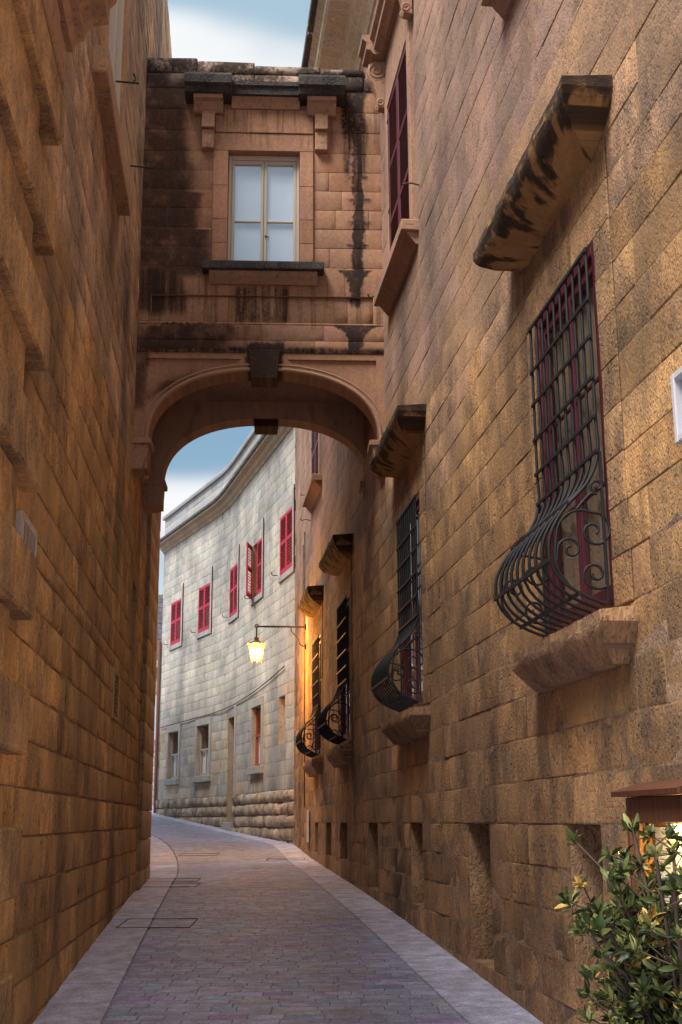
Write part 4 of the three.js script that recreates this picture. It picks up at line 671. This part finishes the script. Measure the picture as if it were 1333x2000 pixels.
// ================================================================ HOUSE AT THE TURN OF THE STREET
{
  const h = thing('far_house', 'sliver of a pale house with slate coloured boarding at the street bend', 'house'), r = rng(71), P = straight(1);
  seat(h, -14, -50.5, 1, 0);
  coursedWall(h, P, { seed: 72, a0: 0, a1: 7.6, levels: levelsOf([-0.5, 6.3], 0.3), rough: 0.02, bevel: 0.012, gap: 0.01, len: [0.4, 0.8], mat: M.rough, mortar: M.mortarPale, color: (a, hh, q) => vary([0.66, 0.60, 0.57], q, 0.1, 0.03), keep: 40 });
  part('house_core', bx(0, 7.6, -1 + EYE, 9.2 + EYE, -4, -0.05, 0.01), M.mortarPale, h);
  for (let k = 0; k < 12; k++) part('cladding_board', bx(0, 7.62, 6.42 + k * 0.22 + EYE, 6.63 + k * 0.22 + EYE, -0.04, 0.03 - 0.0, 0.012), M.slate, h);
  part('ledge', bx(0, 7.6, 6.1 + EYE, 6.4 + EYE, -0.1, 0.25, 0.02), M.pale, h);
  part('notice_panel', bx(5.9, 6.48, 3.2 + EYE, 5.0 + EYE, 0.0, 0.06, 0.01), std({ color: lin(0.5, 0.58, 0.68), roughness: 0.4 }), h);
}

// unseen house added round the corner to keep the sun off the curved front
{
  const h = thing('added_shade_house', 'unseen plain house added across the street to shade the curved townhouse', 'house'), A = [-4.05, -23.2], B = [-8.6, -42.5], L = Math.hypot(B[0] - A[0], B[1] - A[1]); seat(h, A[0], A[1], (B[0] - A[0]) / L, (B[1] - A[1]) / L);
  part('wall', bx(0, L, -1.6 + EYE, 8.2 + EYE, -6, 0, 0.03), M.pale, h); part('coping', bx(-0.05, L + 0.05, 8.202 + EYE, 8.4 + EYE, -6, 0.08, 0.03), M.pale, h);
  part('door', bx(6, 7.1, -0.75 + EYE, 1.5 + EYE, -0.02, 0.03, 0.01), M.wood, h);
}

// ================================================================ STREET LANTERN
{
  const t = thing('street_lantern', 'lit glass street lantern on an iron wall bracket by the stone corner', 'lantern');
  const a = 26.43, bx0 = 2.38278 + RD[0] * a, bz0 = -0.286946 + RD[1] * a; seat(t, bx0, bz0, -RD[0], -RD[1]); t.position.y = 3.2 + EYE;
  const Y = (h) => h - 3.2, br = group('wall_bracket', t);
  part('arm', rod([0, Y(4.09), 0], [0, Y(4.09), 1.07], 0.019, 8), M.rust, br);
  part('arm_wrap', tube(Array.from({ length: 40 }, (_, i) => [0.026 * Math.sin(i * 1.3), Y(4.09) + 0.026 * Math.cos(i * 1.3), 0.35 + i * 0.0145]), 0.006, 120, 4), M.iron, br);
  part('brace', tube([[0, Y(4.09), 0.33], [0, Y(3.98), 0.31], [0, Y(3.86), 0.19], [0, Y(3.70), 0.12], [0, Y(3.66), 0.0]], 0.013, 24, 6), M.iron, br);
  part('eye', new THREE.TorusGeometry(0.035, 0.012, 6, 14).rotateY(Math.PI / 2).translate(0, Y(4.10), 1.07), M.rust, br);
  for (const h of [4.09, 3.66]) part('wall_plate', bx(-0.04, 0.04, Y(h) - 0.06, Y(h) + 0.06, 0, 0.03), M.iron, br);
  part('stem', rod([0, Y(4.08), 1.07], [0, Y(3.84), 1.07], 0.016, 8), M.rust, t);
  const amber = new THREE.MeshPhysicalMaterial({ color: lin(1, 0.80, 0.45), roughness: 0.12, transmission: 0.92, thickness: 0, emissive: lin(1, 0.50, 0.11), emissiveIntensity: 0.05 });
  const gold = std({ color: lin(0.20, 0.11, 0.03), roughness: 0.5, metalness: 0.5 });
  const lp = (rad, h) => Array.from({ length: 6 }, (_, i) => [rad * Math.sin(i * Math.PI / 3 + 0.3), Y(h), 1.07 + rad * Math.cos(i * Math.PI / 3 + 0.3)]);
  const top = lp(0.185, 3.70), bot = lp(0.125, 3.36);
  part('lantern_cap', new THREE.CylinderGeometry(0.05, 0.05, 0.06, 12).translate(0, Y(3.82), 1.07), gold, t);
  part('lantern_roof', new THREE.CylinderGeometry(0.05, 0.225, 0.085, 6).rotateY(0.3).translate(0, Y(3.745), 1.07), gold, t);
  for (let i = 0; i < 6; i++) { const j = (i + 1) % 6; part('glazing_bar', rod(top[i], bot[i], 0.008, 5), gold, t); part('rim', merge([rod(bot[i], bot[j], 0.009, 5), rod(top[i], top[j], 0.007, 5)]), gold, t); part('foot', rod(bot[i], [bot[i][0], bot[i][1] - 0.05, bot[i][2]], 0.007, 5), gold, t);
    const g = quadG([bot[i], bot[j], top[j], top[i]]); part('pane', g, amber, t); }
  part('bulb', new THREE.SphereGeometry(0.06, 16, 12).scale(1, 1.7, 1).translate(0, Y(3.53), 1.07), std({ color: lin(1, 0.8, 0.4), emissive: lin(1, 0.58, 0.16), emissiveIntensity: 2.5 }), t);
  const L = new THREE.PointLight(new THREE.Color().setRGB(1, 0.52, 0.14), 10, 0, 2); L.position.set(0, Y(3.53), 1.07); L.castShadow = true; L.shadow.radius = 3; L.name = 'lantern_light'; t.add(L);
  // cables on the wall beside it
  const cb = thing('wall_cables', 'two thin dark cables running down the wall beside the lantern bracket', 'cable'); seat(cb, bx0, bz0, -RD[0], -RD[1]);
  part('cable', rod([0.05, 0.3 + EYE, 0.03], [0.05, 6.2 + EYE, 0.03], 0.012, 5), M.iron, cb); part('cable', rod([-0.35, 3.7 + EYE, 0.03], [-0.35, 6.0 + EYE, 0.03], 0.010, 5), M.iron, cb);
  const pl = thing('paper_notice', 'small white paper notice fixed low on the wall near the cellar slits', 'notice'); seat(pl, 2.38278 + RD[0] * 25.6, -0.286946 + RD[1] * 25.6, -RD[0], -RD[1]); part('sheet', bx(-0.2, 0.2, -0.42 + EYE, 0.22 + EYE, 0.02, 0.035, 0.002), M.white, pl);
}

// ================================================================ THINGS ON THE NEAR WALLS
{ // street name plaque with a scalloped edge
  const t = thing('street_plaque', 'small pale ornate plaque with a scalloped edge beside the door surround', 'plaque'); seat(t, -1.31481 + LD[0] * 7.66, 0.116892 + LD[1] * 7.66, LD[0], LD[1]); t.position.y = 1.49 + EYE;
  const s = new THREE.Shape(), w = 0.30, hh = 0.17, n = 7, pts = []; for (let i = 0; i < n; i++) { pts.push([mix(-w, w, i / n), 0.012], [mix(-w, w, (i + 0.5) / n), -0.012]); } pts.push([w, 0.01], [w, 2 * hh]); for (let i = n; i > 0; i--) { pts.push([mix(-w, w, i / n), 2 * hh], [mix(-w, w, (i - 0.5) / n), 2 * hh + 0.016]); } pts.push([-w, 2 * hh]); s.setFromPoints(pts.map((p) => new THREE.Vector2(...p)));
  const g = new THREE.ExtrudeGeometry(s, { depth: 0.03, bevelEnabled: true, bevelSize: 0.005, bevelThickness: 0.005, bevelSegments: 1 }); part('plaque_body', g, std({ map: smoothC, color: lin(0.62, 0.52, 0.48), roughness: 0.7 }), t);
  part('raised_border', merge([bx(-0.27, 0.27, 0.035, 0.05, 0.033, 0.042, 0.002), bx(-0.27, 0.27, 0.295, 0.31, 0.033, 0.042, 0.002), bx(-0.27, -0.255, 0.05, 0.295, 0.033, 0.042, 0.002), bx(0.255, 0.27, 0.05, 0.295, 0.033, 0.042, 0.002)]), std({ map: smoothC, color: lin(0.70, 0.60, 0.55) }), t);
  for (let i = 0; i < 4; i++) part('carved_rib', bx(-0.2 + i * 0.12, -0.17 + i * 0.12, 0.07, 0.275, 0.033, 0.045, 0.004), std({ color: lin(0.30, 0.22, 0.19) }), t);
}
{ // white wall box at the edge of the picture
  const t = thing('white_wall_box', 'white framed box fixed on the stone wall above the menu case', 'wall box'); seat(t, 2.38278 + RD[0] * 5.36, -0.286946 + RD[1] * 5.36, -RD[0], -RD[1]); t.position.y = 1.79 + EYE;
  part('frame', merge([bx(-0.2, -0.16, 0, 0.36, 0, 0.07), bx(0.16, 0.2, 0, 0.36, 0, 0.07), bx(-0.16, 0.16, 0, 0.04, 0, 0.07), bx(-0.16, 0.16, 0.32, 0.36, 0, 0.07)]), M.white, t); part('panel', bx(-0.16, 0.16, 0.04, 0.32, 0, 0.03), std({ color: lin(0.42, 0.38, 0.40) }), t); part('conduit', rod([-0.1, 0, 0.02], [-0.1, -0.5, 0.02], 0.012, 8), M.white, t);
}
{ // lit menu case
  const t = thing('menu_case', 'wooden glazed menu case glowing yellow on the wall behind the shrub', 'menu case'); const a = 6.05; seat(t, 2.38278 + RD[0] * a, -0.286946 + RD[1] * a, -RD[0], -RD[1]); t.position.y = -0.84 + EYE;
  const w = 0.41, d = 0.12, H = 0.95, p = 0.04;          // x toward the viewer, z into the street
  for (const s of [-1, 1]) for (const z of [0.005, d - p]) part('corner_post', bx(s < 0 ? -w : w - p, s < 0 ? -w + p : w, 0, H, z, z + p - 0.005), M.wood, t);
  for (const [h0, h1] of [[H - 0.13, H], [0, 0.08]]) { part('front_rail', bx(-w + p, w - p, h0, h1, d - p, d - 0.004), M.wood, t); for (const s of [-1, 1]) part('side_rail', bx(s < 0 ? -w + 0.004 : w - p + 0.004, s < 0 ? -w + p - 0.004 : w - 0.004, h0 + 0.02, h1, p, d - p), M.wood, t); }
  part('back_board', bx(-w + 0.002, w - 0.002, 0, H - 0.01, 0.003, 0.022), M.honeyWood, t); part('floor_board', bx(-w + p, w - p, 0.0, 0.02, p, d - p), M.honeyWood, t);
  part('inner_slip', bx(-w + p + 0.002, -w + p + 0.03, 0.08, H - 0.13, 0.03, 0.075), M.honeyWood, t);
  { const r = []; for (let i = 0; i < 60; i++) r.push([-w + p + 0.06 + 0.012 * Math.sin(i * 0.9), 0.08 + i * 0.0125, 0.036 + 0.012 * Math.cos(i * 0.9)]); part('rope_moulding', tube(r, 0.012, 180, 5), M.honeyWood, t); }
  const roof = prism([[0.0, H + 0.004], [d + 0.05, H + 0.004], [d + 0.055, H + 0.03], [0.0, H + 0.08]], -w - 0.05, w + 0.05); part('roof_board', roof, M.wood, t);
  part('front_pane', bx(-w + p, w - p, 0.08, H - 0.13, d - 0.03, d - 0.026, 0), M.glass, t);
  // printed menu: grey lines of text too small to read
  const cv = document.createElement('canvas'); cv.width = 256; cv.height = 384; const c = cv.getContext('2d'); c.fillStyle = '#f2ead2'; c.fillRect(0, 0, 256, 384); const q = rng(77); c.fillStyle = '#7d7565'; for (let col = 0; col < 2; col++) for (let y = 30; y < 360; y += 11) if (q() > 0.14) c.fillRect(18 + col * 120, y, 30 + q() * 70, 3.2);
  const mt = new THREE.CanvasTexture(cv); mt.colorSpace = THREE.SRGBColorSpace;
  const sheet = new THREE.PlaneGeometry(0.60, 0.70); sheet.translate(0.06, 0.45, 0.027); part('menu_sheet', sheet, std({ map: mt, roughness: 0.8 }), t);
  part('lamp_tube', rod([0.06, H - 0.15, 0.06], [0.30, H - 0.15, 0.06], 0.014, 8), std({ color: lin(1, 0.9, 0.7), emissive: lin(1, 0.72, 0.34), emissiveIntensity: 8 }), t);
  const L = new THREE.PointLight(new THREE.Color().setRGB(1, 0.66, 0.26), 0.55, 0, 2); L.position.set(0.2, H - 0.175, 0.062); L.castShadow = true; L.name = 'menu_case_light'; t.add(L);
}
{ // shrub in a tub, half in the picture
  const r = rng(55), t = thing('potted_shrub', 'leafy green shrub with yellowed leaves standing before the menu case', 'shrub'), off = 1.95, a = 4.95;
  const X = RN[0] * off + RD[0] * a, Z = RN[1] * off + RD[1] * a, gy = groundH(-Z) + EYE; t.position.set(X, gy, Z);
  part('tub', new THREE.LatheGeometry([[0, 0], [0.2, 0], [0.24, 0.3], [0.27, 0.38], [0.27, 0.42], [0.235, 0.42], [0.225, 0.37], [0, 0.36]].map((p) => new THREE.Vector2(...p)), 24), std({ map: roughC, color: lin(0.40, 0.17, 0.09) }), t);
  const leafG = (L, w, curl) => { const P = [], I = [], n = 4; for (let i = 0; i <= n; i++) { const s = i / n, ww = w * Math.pow(Math.sin(Math.PI * Math.pow(clamp(s * 0.95 + 0.02), 1.5)), 0.7), y = L * s, z = curl * s * s * L; P.push(-ww, y, z + ww * 0.35, 0, y, z, ww, y, z + ww * 0.35); } for (let i = 0; i < n; i++) { const b = i * 3; I.push(b, b + 1, b + 4, b, b + 4, b + 3, b + 1, b + 2, b + 5, b + 1, b + 5, b + 4); } const g = new THREE.BufferGeometry(); g.setAttribute('position', new THREE.Float32BufferAttribute(P, 3)); g.setIndex(I); g.computeVertexNormals(); g.setAttribute('uv', new THREE.Float32BufferAttribute(new Float32Array(P.length / 3 * 2), 2)); return g; };
  const LV = [leafG(0.062, 0.0105, -0.25), leafG(0.052, 0.0095, 0.1), leafG(0.07, 0.0115, -0.5), leafG(0.048, 0.008, 0.4), leafG(0.06, 0.012, -0.8), leafG(0.04, 0.008, -0.1)];
  const leafM = [[0.045, 0.062, 0.016], [0.07, 0.088, 0.02], [0.13, 0.14, 0.035], [0.25, 0.24, 0.08], [0.36, 0.22, 0.04], [0.028, 0.042, 0.016]].map((c) => new THREE.MeshPhysicalMaterial({ color: lin(...c), roughness: 0.42, side: THREE.DoubleSide, specularIntensity: 0.5 }));
  const limbs = [], rest = [], items = [], tips = [];
  const up = (u) => new THREE.Vector3(...u);
  for (let k = 0; k < 60; k++) {
    const az = r() * Math.PI * 2, spread = 0.06 + 0.33 * Math.sqrt(r()), top = 0.62 + 0.95 * r() * (1 - spread * 0.5), p0 = [0.05 * Math.cos(az), 0.36, 0.05 * Math.sin(az)], p1 = [spread * 0.5 * Math.cos(az), mix(0.36, top, 0.55), spread * 0.5 * Math.sin(az)], p2 = [spread * Math.cos(az), top, spread * Math.sin(az)];
    limbs.push(tube([p0, p1, p2], 0.008, 10, 5));
    for (let q = 0; q < 12; q++) { const s = 0.25 + 0.7 * r(), b = s < 0.55 ? p0.map((v, i) => mix(v, p1[i], s / 0.55)) : p1.map((v, i) => mix(v, p2[i], (s - 0.55) / 0.45)), a2 = r() * Math.PI * 2, l = 0.07 + 0.13 * r(), e = [b[0] + l * Math.cos(a2), b[1] + l * (0.3 + 0.7 * r()), b[2] + l * Math.sin(a2)]; limbs.push(rod(b, e, 0.0032, 4)); tips.push([e, [Math.cos(a2) * 0.5, 1, Math.sin(a2) * 0.5]]); }
    tips.push([p2, [0, 1, 0]]);
  }
  part('branches', merge(limbs), std({ color: lin(0.10, 0.07, 0.045), roughness: 0.9 }), t);
  for (const [e, d] of tips) { const ax = up(d).normalize(), n = 14 + Math.floor(r() * 9); const yellow = r() < 0.05; for (let i = 0; i < n; i++) {
      const az = i * 2.4 + r(), tl = 0.45 + 0.75 * r(), dir = new THREE.Vector3(Math.sin(tl) * Math.cos(az), Math.cos(tl), Math.sin(tl) * Math.sin(az)).applyQuaternion(new THREE.Quaternion().setFromUnitVectors(new THREE.Vector3(0, 1, 0), ax));
      const q = new THREE.Quaternion().setFromUnitVectors(new THREE.Vector3(0, 1, 0), dir).multiply(new THREE.Quaternion().setFromAxisAngle(new THREE.Vector3(0, 1, 0), r() * 6.28)), s = 0.42 + 0.65 * r(), u = r();
      const mi = yellow && u < 0.6 ? 4 : u < 0.25 ? 0 : u < 0.5 ? 1 : u < 0.68 ? 2 : u < 0.80 ? 3 : u < 0.83 ? 4 : 5;
      items.push({ v: Math.floor(r() * 6), mi, m: new THREE.Matrix4().compose(new THREE.Vector3(e[0], e[1] - 0.02 * r(), e[2]), q, new THREE.Vector3(s, s, s)) }); } }
  t.updateMatrixWorld(true); for (const it of items) it.s = seen(t, it.m, 0.06, 0.03); items.sort((x, y) => y.s - x.s);
  const bulk = leafM.map(() => []);
  items.forEach((it, i) => { if (i < 290) part('leaf', LV[it.v], leafM[it.mi], t).applyMatrix4(it.m); else bulk[it.mi].push(LV[it.v].clone().applyMatrix4(it.m)); });
  bulk.forEach((b, i) => { if (b.length) part('foliage', mergeGeometries(b, false), leafM[i], t).userData.kind = 'stuff'; });
}
scene.traverse((o) => { if (o.isMesh) { o.castShadow = true; o.receiveShadow = true; } });
renderer.render(scene, camera);
